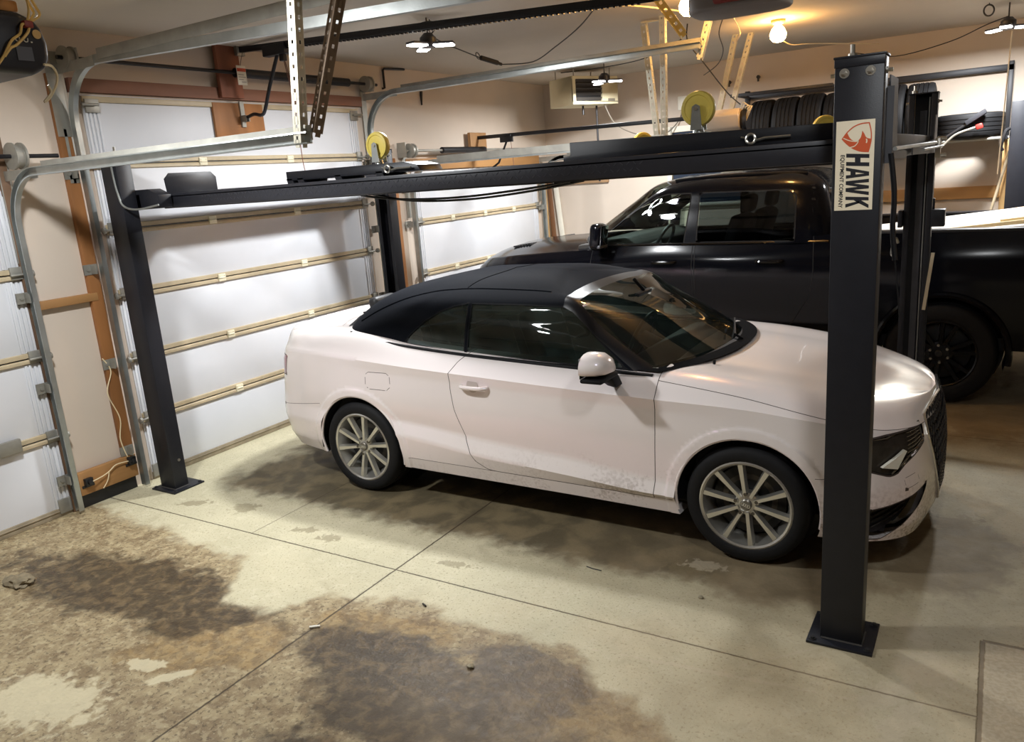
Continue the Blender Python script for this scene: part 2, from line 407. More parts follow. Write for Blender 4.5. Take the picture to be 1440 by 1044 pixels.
# ------------------------------------------------------------------ garage doors
BEIGE_G = mat('beige_groove', S(150,130,98), .6)
SEALM = mat('grey_bottom_seal', S(150,138,116), .6, 0, .2, 12)
def garage_door(n, y0, y1, zs, hinges, label, ribs=True):
    x0, x1 = XW-.035, XW+.008
    t = thing('door_%d' % n, (x1, (y0+y1)/2, 0), label, 'garage door', kind='structure')
    for i in range(len(zs)-1):
        p = MB().box((x0, y0, zs[i]+.003), (x1, y1, zs[i+1]-.003))
        p.build('panel', DOORW, t, bevel=.004)
        # white ribbed end stiles
        st = MB()
        for s, ye in ((1, y0), (-1, y1)):
            for k in range(4):
                a = ye+s*(.012+.028*k); st.box((x1, min(a, a+s*.018), zs[i]+.04), (x1+.009, max(a, a+s*.018), zs[i+1]-.04))
        st.build('end_stile', DOORW, t, bevel=.003)
    for i in range(1, len(zs)-1):
        z = zs[i]
        r = MB().prism([(x1,0,z+.038),(x1+.016,0,z+.034),(x1+.016,0,z+.008),(x1+.004,0,z+.004),(x1,0,z+.004)], (0, y1-y0, 0))
        r.prism([(x1,0,z-.003),(x1+.008,0,z-.003),(x1+.018,0,z-.012),(x1+.018,0,z-.028),(x1,0,z-.036)], (0, y1-y0, 0))
        r.v = [(x, y+y0, zz) for x, y, zz in r.v]
        r.build('joint_rail', RAILB, t)
        for hy in hinges:
            h = MB().box((x1+.010, hy-.035, z-.028), (x1+.026, hy+.035, z+.030)).cyl((x1+.026, hy-.030, z), (x1+.026, hy+.030, z), .007, n=8)
            for dy in (-.022, .022):
                h.cyl((x1+.024, hy+dy, z+.016), (x1+.030, hy+dy, z+.016), .005, n=8)
            h.build('hinge', HINGEW, t, bevel=.002)
        for ye, s in ((y0, 1), (y1, -1)):
            h = MB().box((x1+.012, ye+s*.045-.036, z-.03), (x1+.03, ye+s*.045+.036, z+.05))
            h.cyl((x1+.045, ye+s*.09, z), (x1+.045, ye-s*.03, z), .008, n=8)
            h.lathe([(0,0),(.022,0),(.024,.01),(.022,.02),(0,.02)], (x1+.045, ye-s*.03, z), (0, -s, 0), 12)
            h.build('roller_bracket', STEEL_D, t, bevel=.002)
    for ye, s in ((y0, 1), (y1, -1)):
        MB().box((x1+.002, ye+s*.05-.05, .02), (x1+.02, ye+s*.05+.05, .12)).build('corner_bracket', STEEL_D, t, bevel=.003)
    MB().box((x0, y0, .0), (x1+.01, y1, .06)).box((x1+.01, y0, .035), (x1+.016, y1, .045)).build('bottom_seal', SEALM, t, bevel=.006)
    if zs[-1] > 2.5:
        for ye, s in ((y0, 1), (y1, -1)):
            MB().box((x1+.01, ye+s*.06-.05, zs[-1]-.12), (x1+.028, ye+s*.06+.05, zs[-1]-.03)).cyl((x1+.05, ye+s*.09, zs[-1]-.07), (x1+.05, ye-s*.03, zs[-1]-.07), .01, n=8).build('roller_bracket', STEEL_D, t, bevel=.002)
        MB().box((x1, y0, zs[-1]-.05), (x1+.02, y1, zs[-1]-.01)).build('top_rail', RAILB, t, bevel=.003)
    return t
door1 = garage_door(1, D1[0], D1[1], [.0, .555, 1.105, 1.65, 2.18], [-3.1, -2.43, -1.75], 'white sectional garage door at the left edge of the photo')
MB().obox((XW+.035, -1.42, .575), (.03, .22, .09), Matrix.Rotation(.0, 3, 'X')).build('slide_latch', STEEL_D, door1, bevel=.006)
door2 = garage_door(2, D2[0], D2[1], [.0, .485, .945, 1.41, 1.87, 2.32, 2.78], [.45, 1.36], 'tall white sectional garage door behind the white convertible')
door3 = garage_door(3, D3[0], D3[1], [.0, .53, 1.07, 1.625, 2.16], [3.72, 4.4, 5.08], 'white sectional garage door in front of the pickup nose')
# plywood reinforcement and opener arm bracket on door 2
MB().box((XW+.012, .615, 2.50), (XW+.035, 1.115, 2.765)).build('plywood_panel', WOODO, door2, bevel=.002)
MB().box((XW+.035, .87, 2.58), (XW+.05, .91, 2.78)).box((XW+.05, .87, 2.62), (XW+.10, .877, 2.67)).box((XW+.05, .903, 2.62), (XW+.10, .91, 2.67)).build('arm_bracket', STEEL_D, door2)

# ------------------------------------------------------------------ jamb boards, header, blocks
def board(name, lo, hi, m, label, cat='board', kind=None, bev=.004):
    return tag(MB().box(lo, hi).build(name, m, bevel=bev), label, cat, kind=kind)
board('trim_1', (XW, -1.075, 0), (XW+.035, -1.02, 2.5), mat('dark_jamb', S(104,78,56), .65, 0, .2, 6, (1,1,.15)), 'brown wooden jamb at the right of the left garage door', 'trim', 'structure')
board('trim_2', (XW, -.655, .26), (XW+.04, -.57, 2.9), WOODO, 'orange wooden jamb left of the tall garage door', 'trim', 'structure')
board('trim_3', (XW, -.52, 2.79), (XW+.045, 2.36, 2.88), REDW, 'reddish header board above the tall garage door', 'trim', 'structure')
board('trim_4', (XW, 2.62, 0), (XW+.04, 2.78, 2.3), WOODO, 'orange wooden jamb behind the rear black lift post', 'trim', 'structure')
board('trim_5', (XW, 2.95, 2.17), (XW+.04, 5.8, 2.29), WOODH, 'wooden header board above the garage door by the pickup', 'trim', 'structure')
board('trim_6', (XW, 5.80, 0), (XW+.035, 5.90, 2.3), WALLM, 'pale jamb board right of the garage door by the pickup', 'trim', 'structure')
tag(MB().box((XW+.041, -.66, 2.50), (XW+.046, -.565, 2.93)).box((XW+.041, -.64, 2.2), (XW+.046, -.575, 2.26)).box((XW+.044,-.62,2.2),(XW+.046,-.60,2.55)).build('jamb_plate', STEEL_D, bevel=.001), 'grey steel plate over the top of the orange wooden jamb', 'plate')
board('wooden_block', (XW, -1.01, 1.405), (XW+.045, -.61, 1.46), WOODH, 'short horizontal wooden block between the two garage door jambs')
board('upright_board', (XW+.046, .68, 2.80), (XW+.085, .90, ZC), mat('red_brown_wood', S(142,88,66), .65, 0, .25, 6, (1,1,.15)), 'reddish upright board above the tall door holding the opener rail')
board('upright_board', (XW+.046, 4.12, 2.30), (XW+.085, 4.46, 2.56), WOOD, 'short pale wooden upright behind the far opener rail bracket')
low = thing('sensor_board', (XW+.05, -.82, .09), 'pale wooden board at floor level carrying two photo-eye sensors', 'board')
MB().box((XW+.01, -1.012, .095), (XW+.055, -.575, .26)).build('board', WOODH, low, bevel=.006)
MB().box((XW, -1.01, .0), (XW+.03, -.59, .09)).build('dark_gap_block', BLACKP, low)
for y, z in ((-.955, .185), (-.62, .225)):
    q = MB().box((XW+.055, y-.028, z-.028), (XW+.085, y+.028, z+.028)).cyl((XW+.085, y, z), (XW+.105, y, z), .016, n=12).box((XW+.055, y-.045, z-.04), (XW+.06, y+.045, z-.02))
    q.build('photo_eye_sensor', BLACKP, low, bevel=.003)
MB().tube(crv([(XW+.09,-.94,.185),(XW+.075,-.86,.19),(XW+.07,-.80,.205),(XW+.07,-.74,.235),(XW+.07,-.66,.23),(XW+.085,-.63,.225)]), .004, 6).tube(crv([(XW+.07,-.80,.205),(XW+.07,-.82,.15),(XW+.065,-.86,.10)]), .004, 6).build('sensor_wire', WIREW, low)
tag(MB().tube(crv([(XW+.045,-.67,1.0),(XW+.05,-.63,.9),(XW+.05,-.685,.75),(XW+.045,-.63,.55),(XW+.05,-.66,.4),(XW+.06,-.64,.26)]), .004, 6).build('sensor_cable', WIREW), 'thin cream cable stapled down the orange jamb', 'cable')
for (a, b_, w, m, lb) in (((XW+.05,5.93,0),(XW+.012,5.925,2.12),.07,WOODX,'tan board leaning in the corner, nearest the garage door'),
                          ((XW+.16,5.99,0),(XW+.06,5.99,2.02),.06,mat('brown_stain', S(120,82,54), .6),'dark brown board leaning in the corner between two pale ones'),
                          ((XW+.32,6.03,0),(XW+.12,6.055,2.0),.07,WHITEP,'white board leaning in the corner, furthest right of the three')):
    tag(MB().beam(a, b_, w, .022, (0,1,0)).build('leaning_board', m, bevel=.002), lb, 'board', 'boards leaning in the corner')

# ------------------------------------------------------------------ tracks
CH = [(-.026,.0),(-.026,.034),(-.020,.036),(-.020,.004),(.020,.004),(.020,.036),(.026,.034),(.026,.0)]
def track(name, y, zc, x_end, label, side, xv=XW+.09, rad=.32, zdrop=0., brk=()):
    """vertical run, curve and horizontal run of one C-channel door track in the plane y"""
    t = thing(name, (xv, y, 0), label, 'door track')
    path = [(xv, y, .02), (xv, y, zc-rad)]; fr = [((1,0,0),(0,side,0))]*2
    for k in range(1, 13):
        a = PI/2*k/12
        path.append((xv+rad-rad*math.cos(a), y, zc-rad+rad*math.sin(a))); fr.append(((math.cos(a),0,-math.sin(a)),(0,side,0)))
    path.append((x_end, y, zc+zdrop)); fr.append(((0,0,-1),(0,side,0)))
    MB().sweep(path, fr, CH).build('rail', STEEL, t, smooth=30)
    MB().box((xv+rad+.05, y-side*.004-.002, zc-.01), (x_end, y-side*.004+.002, zc+.055)).build('stiffener', STEEL_D, t)
    for z in brk:
        b = MB()
        b.box((XW+.04, y-.05, z-.03), (xv+.02, y-.046, z+.03)).box((XW+.04, y-.10, z-.035), (XW+.046, y+.0, z+.035)).cyl((XW+.046, y-.07, z), (XW+.054, y-.07, z), .012, n=8)
        b.box((XW+.04, y-.10, z-.030), (XW+.044, y-.046, z+.03)); b.build('wall_bracket', STEEL_D, t)
    MB().box((XW+.03, y-.035, zc-.55), (XW+.034, y+.035, zc+.10)).box((XW+.034, y-.004, zc-.04), (xv+rad, y+.0, zc+.02)).build('flag_bracket', STEEL_D, t)
    return t
track('door_track', -1.045, 2.27, .945, 'low galvanised track curving up in front of the left garage door', -1, zdrop=.0, brk=(.25,.9,1.5))
track('door_track', -.575, 2.935, 2.6, 'high galvanised track on the left side of the tall garage door', 1, rad=.36, zdrop=-.15, brk=(.30,.95,1.62,2.26))
track('door_track', 2.40, 2.885, 1.62, 'high galvanised track on the right side of the tall garage door', -1, rad=.36, brk=(.3,.95,1.62,2.26))
track('door_track', 2.93, 2.235, 1.12, 'low galvanised track beside the lift, left of the far garage door', 1, brk=(.3,1.62,2.0))
track('door_track', 5.80, 2.235, 1.12, 'low galvanised track in the corner, right of the far garage door', -1, brk=(.9,1.6))
def perf_angle(a, b, w=.045, up=(0,1,0), m=ANGLE):
    """perforated steel angle: two flanges with real slots between rungs"""
    a = Vector(a); b = Vector(b); d = (b-a).normalized(); L_ = (b-a).length
    u = Vector(up); s = d.cross(u).normalized(); u = s.cross(d)
    mb = MB()
    for A, N_ in ((s, u), (u, s)):
        mb.beam(a+A*.008, b+A*.008, .003 if A is u else .016, .016 if A is u else .003, u)
        mb.beam(a+A*(w-.008), b+A*(w-.008), .003 if A is u else .016, .016 if A is u else .003, u)
        n = max(2, int(L_/.05))
        for k in range(n+1):
            p0 = a+d*(L_*k/n)
            c = p0+A*(w/2)
            R = Matrix((d, A, N_)).transposed()
            mb.obox(c, (.034, w-.02, .003), R)
    return mb
def hanger(a, b, label, up=(0,1,0), grp='perforated steel hangers', m=ANGLE):
    return tag(perf_angle(a, b, up=up).build('perforated_hanger', m, smooth=0), label, 'hanger', grp)
hanger((.905,-1.075,2.245),(1.02,-1.08,ZC), 'pale perforated steel angle hanging at the end of the near low track')
hanger((.955,-1.04,2.29),(1.245,-.94,ZC), 'brownish perforated steel angle sloping up from the near low track', up=(.3,1,0), m=mat('weathered_angle', S(132,112,92), .5, .4))  # darker copy of the steel colour, for the hanger in shade
hanger((1.07,2.95,2.26),(1.03,2.80,ZC), 'left perforated angle of the pair hanging from the ceiling by the heater')
hanger((1.12,2.98,2.26),(1.24,2.68,ZC), 'right perforated angle of the pair hanging from the ceiling by the heater')
hanger((1.62,2.43,2.80),(1.72,2.45,ZC), 'short perforated angle holding the end of the high track under the opener')
hanger((1.20,4.30,2.50),(1.38,4.25,ZC), 'left perforated angle above the far opener head')
hanger((1.30,4.36,2.50),(1.52,4.28,ZC), 'right perforated angle above the far opener head')
tag(perf_angle((1.60,1.45,3.10),(1.76,1.55,2.84), w=.05, up=(1,.3,0)).build('perforated_hanger', mat('yellowed_steel', S(244,226,150), .55, 0)), 'yellowish perforated strip hanging loose near the ceiling opener', 'hanger', 'perforated steel hangers')  # warm bulb light put into the strip's steel colour
tag(MB().beam((1.02,2.74,3.17),(1.30,2.80,3.17),.04,.01).build('ceiling_cleat', ANGLE), 'short pale steel cleat on the ceiling above the paired angles', 'cleat')
# torsion shafts
SHB = mat('black_shaft', S(34,34,38), .4, .3)
def drum(mb, x, y, z, r=.06):
    mb.lathe([(0,-.035),(r+.012,-.035),(r+.012,-.022),(r,-.02),(r,.02),(r+.012,.022),(r+.012,.035),(0,.035)], (x,y,z), (0,1,0), 24)
    return mb
ts = thing('torsion_shaft', (XW+.13, .95, 2.98), 'black torsion spring shaft above the tall garage door', 'torsion shaft')
MB().cyl((XW+.13,-.62,2.985),(XW+.13,2.50,2.985),.014,n=12).build('shaft', SHB, ts)
MB().lathe([(.0,0),(.036,0),(.036,1.30),(0,1.30)], (XW+.13,.80,2.985),(0,1,0),20).build('spring', SHB, ts)
drum(MB(), XW+.13,-.55,2.985).box((XW+.02,-.50,2.92),(XW+.16,-.492,3.05)).build('cable_drum', STEEL_D, ts)
drum(MB(), XW+.13,2.36,2.985).box((XW+.02,2.41,2.92),(XW+.16,2.418,3.05)).build('cable_drum', STEEL_D, ts)
ts = thing('torsion_shaft', (XW+.13, 4.4, 2.36), 'grey torsion spring shaft above the far garage door', 'torsion shaft')
MB().cyl((XW+.13,2.86,2.365),(XW+.13,5.85,2.365),.013,n=12).build('shaft', STEEL_D, ts)
MB().lathe([(.0,0),(.034,0),(.034,.85),(0,.85)], (XW+.13,3.48,2.365),(0,1,0),20).build('spring', SHB, ts)
drum(MB(), XW+.13,2.93,2.365).box((XW+.02,2.85,2.30),(XW+.13,2.86,2.45)).build('cable_drum', STEEL_D, ts)
ts = thing('torsion_shaft', (XW+.13, -2.4, 2.36), 'dark torsion shaft end with cable drum above the left garage door', 'torsion shaft')
MB().cyl((XW+.13,-3.9,2.375),(XW+.13,-.74,2.375),.013,n=12).build('shaft', SHB, ts)
drum(MB(), XW+.13,-1.00,2.375,.07).build('cable_drum', STEEL_D, ts)
tag(MB().tube([(XW+.004,2.74,2.98),(XW+.03,2.74,2.98),(XW+.03,2.74,3.15),(XW+.03,2.76,3.165),(XW+.03,3.08,3.18)], .012, 8).build('conduit_elbow', SHB), 'short black elbow bracket on the wall above the high track', 'bracket')
tag(MB().cyl((XW+.02,3.34,2.84),(XW+.02,3.35,2.98),.008,.016,n=8).build('wall_hook', SHB), 'small black spike hook on the wall right of the high track', 'hook')

# ------------------------------------------------------------------ openers
OPR = mat('opener_rail_black', S(30,31,36), .4, .2)
op = thing('garage_door_opener', (2.28,.9,2.8), 'grey ceiling garage door opener with dark red lens and long black rail', 'garage door opener')
r0, r1 = Vector((XW+.09,.9,3.165)), Vector((2.06,.9,2.965))
MB().beam(r0, r1, .035, .045).build('rail', OPR, op, bevel=.004)
d = (r1-r0).normalized(); tb = MB()
for k in range(76):
    p = r0+d*(.55+k*.038)+Vector((0,0,-.028)); tb.beam(p, p+d*.014, .02, .012)
tb.beam(r0+d*.5+Vector((0,0,-.024)), r0+d*3.5+Vector((0,0,-.024)), .014, .008)
tb.build('chain', OPR, op)
MB().box((XW+.085,.86,3.12),(XW+.12,.94,3.20)).build('header_bracket', STEEL_D, op, bevel=.003)
MB().box((-1.36,.865,3.07),(-1.12,.935,3.15)).box((-1.20,.88,3.02),(-1.15,.92,3.08)).build('trolley', OPR, op, bevel=.008)
MB().tube(crv([(-1.23,.9,3.08),(-1.36,.9,2.86),(-1.45,.9,2.69),(-1.50,.9,2.655),(-1.58,.9,2.67),(-1.66,.9,2.655)], 4), .014, 8).build('door_arm', OPR, op)
MB().tube(crv([(-1.16,.9,3.02),(-1.14,.905,2.9),(-1.12,.91,2.65),(-1.12,.91,2.3),(-1.10,.91,2.16)]), .0035, 5).tube(crv([(-1.18,.91,3.02),(-1.16,.92,2.85),(-1.13,.92,2.68)]),.003,5).build('release_cord', mat('brown_cord', S(110,72,58), .7), op)
hb = MB()
prof = []
for k in range(24):
    a = 2*PI*k/24; c, s = math.cos(a), math.sin(a)
    prof.append((2.30+.27*math.copysign(abs(c)**.55, c), 1.0+.19*math.copysign(abs(s)**.55, s)))
hb.prism([(x, y, 2.835) for x, y in prof], (0,0,.19)).build('housing', mat('opener_grey', S(128,122,120), .45), op, bevel=.02, seg=3)
MB().prism([(x*.62+2.33*.38, .79, z) for x, z in ((2.06,3.015),(2.60,3.015),(2.52,2.86),(2.14,2.86))], (0,.06,0)).build('lens', mat('dark_red_lens', S(140,58,56), .35), op, bevel=.01)
sq = MB()
for k in range(7):
    x = 2.24+.035*k
    sq.tube(crv([(x,.787,2.925),(x+.01,.786,2.95),(x+.018,.786,2.925),(x+.03,.787,2.94)],3), .0025, 4)
sq.build('lettering', mat('faded_print', S(150,120,116), .5), op)
for x in (2.12, 2.5): MB().beam((x,1.0,2.99),(x,1.0,ZC),.03,.004,(1,0,0)).build('ceiling_strap', ANGLE, op)

op = thing('garage_door_opener', (1.25,4.28,2.3), 'small pale opener head with black ends hung in front of the far wall', 'garage door opener')
MB().beam((XW+.085,4.28,2.50),(1.10,4.28,2.47),.03,.04).build('rail', OPR, op, bevel=.003)
MB().box((-1.35,4.25,2.42),(-1.20,4.31,2.50)).build('trolley', OPR, op, bevel=.006)
MB().tube([(-1.27,4.28,2.44),(-1.40,4.28,2.20),(-1.62,4.28,2.08),(-1.72,4.28,2.08)], .012, 8).build('door_arm', OPR, op)
MB().tube([(-1.22,4.28,2.43),(-1.20,4.28,2.15)], .003, 5).build('release_cord', mat('brown_cord', S(110,72,58)), op)
MB().prism([(1.06,y,z) for y, z in ((4.12,2.46),(4.16,2.34),(4.26,2.29),(4.36,2.31),(4.42,2.40),(4.40,2.50),(4.2,2.52))], (.36,0,0)).build('housing', mat('opener_pale', S(206,190,170), .45), op, bevel=.015)
MB().lathe([(0,0),(.09,.0),(.115,.03),(.115,.06),(0,.06)], (1.42,4.27,2.41),(1,0,0),20).build('end_cap', BLACKP, op)
MB().lathe([(0,-.07),(.07,-.06),(.105,-.02),(.115,.0),(0,.0)], (1.06,4.27,2.41),(1,0,0),20).build('end_cap', WHITEP, op)
w = MB()
for k in range(5): w.tube(crv([(1.42+.02*k,4.22,2.50),(1.46+.015*k,4.15,2.56-.02*k),(1.50+.01*k,4.18,2.52),(1.47,4.2,2.42-.01*k)],5), .004, 5)
w.build('loose_wires', WIREW, op)

op = thing('garage_door_opener', (1.12,-2.52,2.4), 'black round-cornered opener head with loose yellow wires in the top left corner', 'garage door opener')
prof = [(-2.375,2.45),(-2.373,2.49),(-2.385,2.53),(-2.40,2.55),(-2.44,2.565),(-2.62,2.57),(-2.66,2.55),(-2.675,2.50),(-2.67,2.43),(-2.64,2.408),(-2.43,2.403),(-2.395,2.418)]
MB().prism([(.96,y,z) for y, z in prof],(.34,0,0)).build('housing', mat('opener_black', S(36,35,41), .4), op, bevel=.018, seg=3)
MB().box((.98,-2.64,2.568),(1.27,-2.42,2.60)).build('top_plate', mat('amber_plate', S(176,128,80), .4, .3), op, bevel=.008)
MB().box((-1.0,-2.54,2.50),(.965,-2.50,2.535)).build('rail', OPR, op)
for y in (-2.60,-2.45): MB().beam((1.05,y,2.59),(1.05,y,ZC),.03,.004,(1,0,0)).build('ceiling_strap', OPR, op)
wq = lambda *p: crv([(1.312+.006*(k % 2), y, z) for k, (y, z) in enumerate(p)])
for p in (((-2.425,2.536),(-2.395,2.557),(-2.398,2.582),(-2.42,2.62),(-2.45,2.70)), ((-2.425,2.536),(-2.410,2.56),(-2.412,2.58),(-2.43,2.62),(-2.46,2.70)), ((-2.43,2.536),(-2.422,2.565),(-2.42,2.60),(-2.44,2.66)),
          ((-2.43,2.530),(-2.448,2.528),(-2.455,2.505),(-2.485,2.483),(-2.512,2.441),(-2.55,2.40)), ((-2.425,2.528),(-2.438,2.507),(-2.468,2.477),(-2.490,2.465),(-2.508,2.443))):
    MB().tube(wq(*p), .0035, 6).build('loose_wire', mat('yellow_wire', S(240,200,120), .5), op)
MB().box((1.302,-2.442,2.522),(1.322,-2.418,2.540)).build('connector', mat('red_connector', S(150,60,50), .5), op, bevel=.003)
MB().box((1.298,-2.468,2.438),(1.303,-2.425,2.474)).build('rating_label', mat('grey_label', S(84,84,90), .5), op)
for y in (-2.466,-2.444): MB().tube(crv([(1.304,y,2.497),(1.304,y+.002,2.488),(1.304,y+.010,2.488),(1.304,y+.012,2.497)],3), .0014, 5).build('white_mark', WHITEP, op)
MB().box((1.302,-2.425,2.486),(1.304,-2.421,2.489)).build('white_mark', WHITEP, op)
MB().lathe([(0,0),(.012,0),(.012,.003),(0,.003)], (1.300,-2.404,2.51),(1,0,0),16).build('round_badge', mat('gold_badge', S(190,150,90), .4, .4), op)
MB().tube(crv([(1.30,-2.40,2.432),(1.27,-2.36,2.434),(1.25,-2.339,2.416),(1.25,-2.347,2.386),(1.25,-2.373,2.35),(1.25,-2.39,2.339),(1.25,-2.366,2.365),(1.25,-2.371,2.385)]), .0035, 5).build('antenna_wire', WIREW, op)

# warning tag
TX = XW+.19
tg = thing('warning_tag', (TX,.81,2.89), 'small white tag with a red band hanging beside the opener rail bracket', 'tag')
MB().box((TX,.765,2.885),(TX+.004,.855,3.03)).build('card', WHITEP, tg, bevel=.001)
MB().box((TX+.004,.768,2.985),(TX+.006,.852,3.01)).build('red_band', mat('red_print', S(190,70,44), .5), tg)
for k, (a, b_) in enumerate(((.775,.83),(.775,.845),(.775,.82),(.80,.845))): MB().box((TX+.004,a,2.96-.018*k),(TX+.0055,b_,2.964-.018*k)).build('printed_line', mat('grey_print', S(120,116,108), .5), tg)
MB().tube(crv([(TX+.002,.81,3.03),(TX+.002,.82,3.06),(TX-.02,.87,3.14)]), .002, 5).build('string', WIREB, tg)

# ------------------------------------------------------------------ heater
ht = thing('unit_heater', (-.69,5.02,2.78), 'cream boxy unit heater with black louvres hung from the ceiling', 'heater')
hx = Vector((.46,.888,0)).normalized(); hy = Vector((-hx.y, hx.x, 0)); h0 = Vector((-.62,4.73,2.78))
Rh = Matrix((hx, hy, Vector((0,0,1)))).transposed()
def hb_(mb, x0,x1,y0,y1,z0,z1): return mb.obox(h0+hx*(x0+x1)/2+hy*(y0+y1)/2+Vector((0,0,(z0+z1)/2)), (x1-x0,y1-y0,z1-z0), Rh)
HT = mat('heater_cream', S(222,212,178), .5, 0, .03, 4)
hb_(hb_(hb_(hb_(hb_(MB(), 0,.65,.03,.47,0,.31), 0,.65,0,.03,0,.035), 0,.65,0,.03,.275,.31), 0,.04,0,.03,.035,.275), .42,.65,0,.03,.035,.275).build('casing', HT, ht, bevel=.004)
hb_(MB(), .04,.42,.028,.032,.035,.275).build('dark_core', BLACKP, ht)
for k in range(5):
    c = h0+hx*.23+hy*.016+Vector((0,0,.06+.05*k))
    MB().obox(c, (.37,.05,.003), Rh@Matrix.Rotation(-.7, 3, 'X')).build('louvre', mat('louvre_grey', S(96,92,90), .4, .3), ht)
hb_(MB(), .50,.60,-.004,.001,.03,.06).build('name_plate', mat('grey_plate', S(130,122,108), .4), ht)
for a, b_ in ((.06,.06),(.06,.42),(.58,.06),(.58,.42)):
    p = h0+hx*a+hy*b_; MB().cyl(p+Vector((0,0,.31)), (p.x,p.y,ZC), .007, n=8).build('hanging_rod', STEEL_D, ht)
p = h0+hx*.48+hy*.2
MB().cyl(p, (p.x,p.y,1.9), .012, n=10).build('gas_pipe', BLACKP, ht)
MB().cyl(p-hx*.2, p-hx*.2-Vector((0,0,.10)), .012, n=10).build('drip_stub', BLACKP, ht)
tag(MB().tube(crv([(-.45,5.2,2.78),(-.36,5.3,2.55),(-.2,5.6,2.42),(.0,5.9,2.40),(.15,6.05,2.55),(.2,6.07,2.72)]), .007, 6).build('heater_cord', mat('grey_cord', S(120,112,100), .6)), 'grey power cord looping from the heater to the wall outlet', 'cord')
tag(MB().box((.14,YB-.02,2.68),(.25,YB,2.84)).build('wall_outlet', WHITEP, bevel=.004), 'small outlet box on the back wall right of the heater', 'outlet')
# ------------------------------------------------------------------ lights
LEDM = mat('led_panel', S(255,255,255), .4, emit=(1,.98,.95,1), es=14.)
LEDB = mat('led_body', S(70,70,76), .4, .4)
def led(x, y, z, label, power=LED_POWER, rot=.4, cord=True):
    t = thing('led_garage_light', (x, y, z), label, 'light', 'three-panel LED garage lights')
    MB().lathe([(0,.10),(.03,.10),(.045,.085),(.06,.07),(.062,.02),(.05,.0),(0,0)], (x,y,z), (0,0,1), 20).build('body', LEDB, t)
    for k in range(3):
        a = rot+k*2*PI/3; dx = Vector((math.cos(a), math.sin(a), 0)); sd = Vector((-dx.y, dx.x, 0))
        ax = (dx+Vector((0,0,-.03))).normalized(); n = sd.cross(ax)
        R = Matrix((ax, sd, ax.cross(sd))).transposed(); c = Vector((x,y,z+.015))+ax*.115
        MB().obox(c+R@Vector((0,0,.012)), (.15,.085,.016), R).build('panel_back', LEDB, t, bevel=.004)
        MB().obox(c+R@Vector((0,0,-.002)), (.145,.08,.012), R).build('led_panel', LEDM, t, bevel=.004)
    MB().cyl((x,y,z+.10),(x,y,ZC),.006,n=6).build('cord', WIREB, t)
    ld = bpy.data.lights.new('led_lamp', 'AREA'); ld.shape = 'DISK'; ld.size = .26; ld.energy = power; ld.color = LED_COLOR[:3]
    lo = bpy.data.objects.new('led_lamp', ld); COL.objects.link(lo); lo.parent = t; lo.location = (0,0,-.03)
    return t
led(-.02, 1.22, 2.985, 'LED garage light under the ceiling over the white convertible, left of the plug connector')
led(-.10, 4.45, 2.935, 'LED garage light glowing in front of the cream unit heater')
led(3.57, 4.85, 2.97, 'LED garage light in the top right corner of the photo')
led(-.05, -1.85, 3.02, 'LED garage light near the left garage door', LED_POWER*.78)
led(3.55, -1.9, 3.02, 'LED garage light on the camera side above the floor joint', LED_POWER*.22)  # unseen lamp added to fill in light from the camera side
BULBM = mat('warm_bulb', S(255,236,190), .4, emit=(1.,.54,.17,1), es=BULB_STRENGTH)
def bulb(x, y, label, r=.07):
    t = thing('light_bulb', (x, y, ZC), label, 'bulb', 'bare bulbs on the ceiling')
    MB().lathe([(0,.0),(.062,.0),(.06,-.02),(.045,-.035),(0,-.035)], (x,y,ZC), (0,0,1), 24).build('lamp_holder', mat('holder_yellow', S(214,190,120), .5), t)
    MB().lathe([(.022,-.03),(.026,-.045),(r*.75,-.075),(r,-.115),(r*.92,-.15),(r*.6,-.177),(0,-.187)], (x,y,ZC), (0,0,1), 24).build('globe', BULBM, t)
bulb(1.86, 3.80, 'bare warm bulb glowing on the ceiling right of the opener')
bulb(1.72, 1.86, 'bare warm bulb at the top edge beside the yellowish perforated strip')
# wiring
def wire(name, pts, label, r=.005, m=WIREB, n=6): return tag(MB().tube(crv(pts, n), r, 6).build(name, m), label, 'wire')
cn = thing('plug_connector', (-.42,2.68,3.07), 'dark plug connector dangling on the cord right of the LED light', 'plug')
MB().cyl((-.45,2.58,3.085),(-.40,2.78,3.05),.022,n=10).cyl((-.40,2.78,3.05),(-.39,2.83,3.04),.014,n=10).build('plug', WIREB, cn, bevel=.003)
MB().torus((-.46,2.55,3.10),.03,.004,(1,0,.3)).build('cord_loop', WIREB, cn)
wire('extension_cord', [(-.02,1.22,3.12),(-.2,1.6,3.10),(-.35,2.2,3.085),(-.45,2.56,3.085)], 'black cord running from the LED light to the dangling plug')
wire('extension_cord', [(-.39,2.83,3.04),(-.1,2.9,3.03),(.35,2.5,3.06),(.8,2.05,3.10),(1.15,1.65,3.15),(1.4,1.45,3.18)], 'dark cord sagging across the ceiling right of the dangling plug')
wire('cord_coil', [(-.06,1.22,3.1),(-.12,1.25,3.16),(-.05,1.3,3.18),(.03,1.28,3.14),(.0,1.24,3.08),(.05,1.2,3.1),(.02,1.2,3.17)], 'loose loop of black cord on top of the LED light', .004)
wire('ceiling_wire', [(1.05,1.9,3.18),(1.3,1.95,3.15),(1.5,2.2,3.12),(1.62,2.4,3.10),(1.75,2.15,3.14),(1.9,2.1,3.17)], 'pale wire drooping under the ceiling opener', .006, WIREW)
wire('ceiling_wire', [(1.4,1.6,3.18),(1.55,1.72,3.14),(1.68,1.8,3.13)], 'pale wire twisted beside the upper bulb', .005, WIREW)
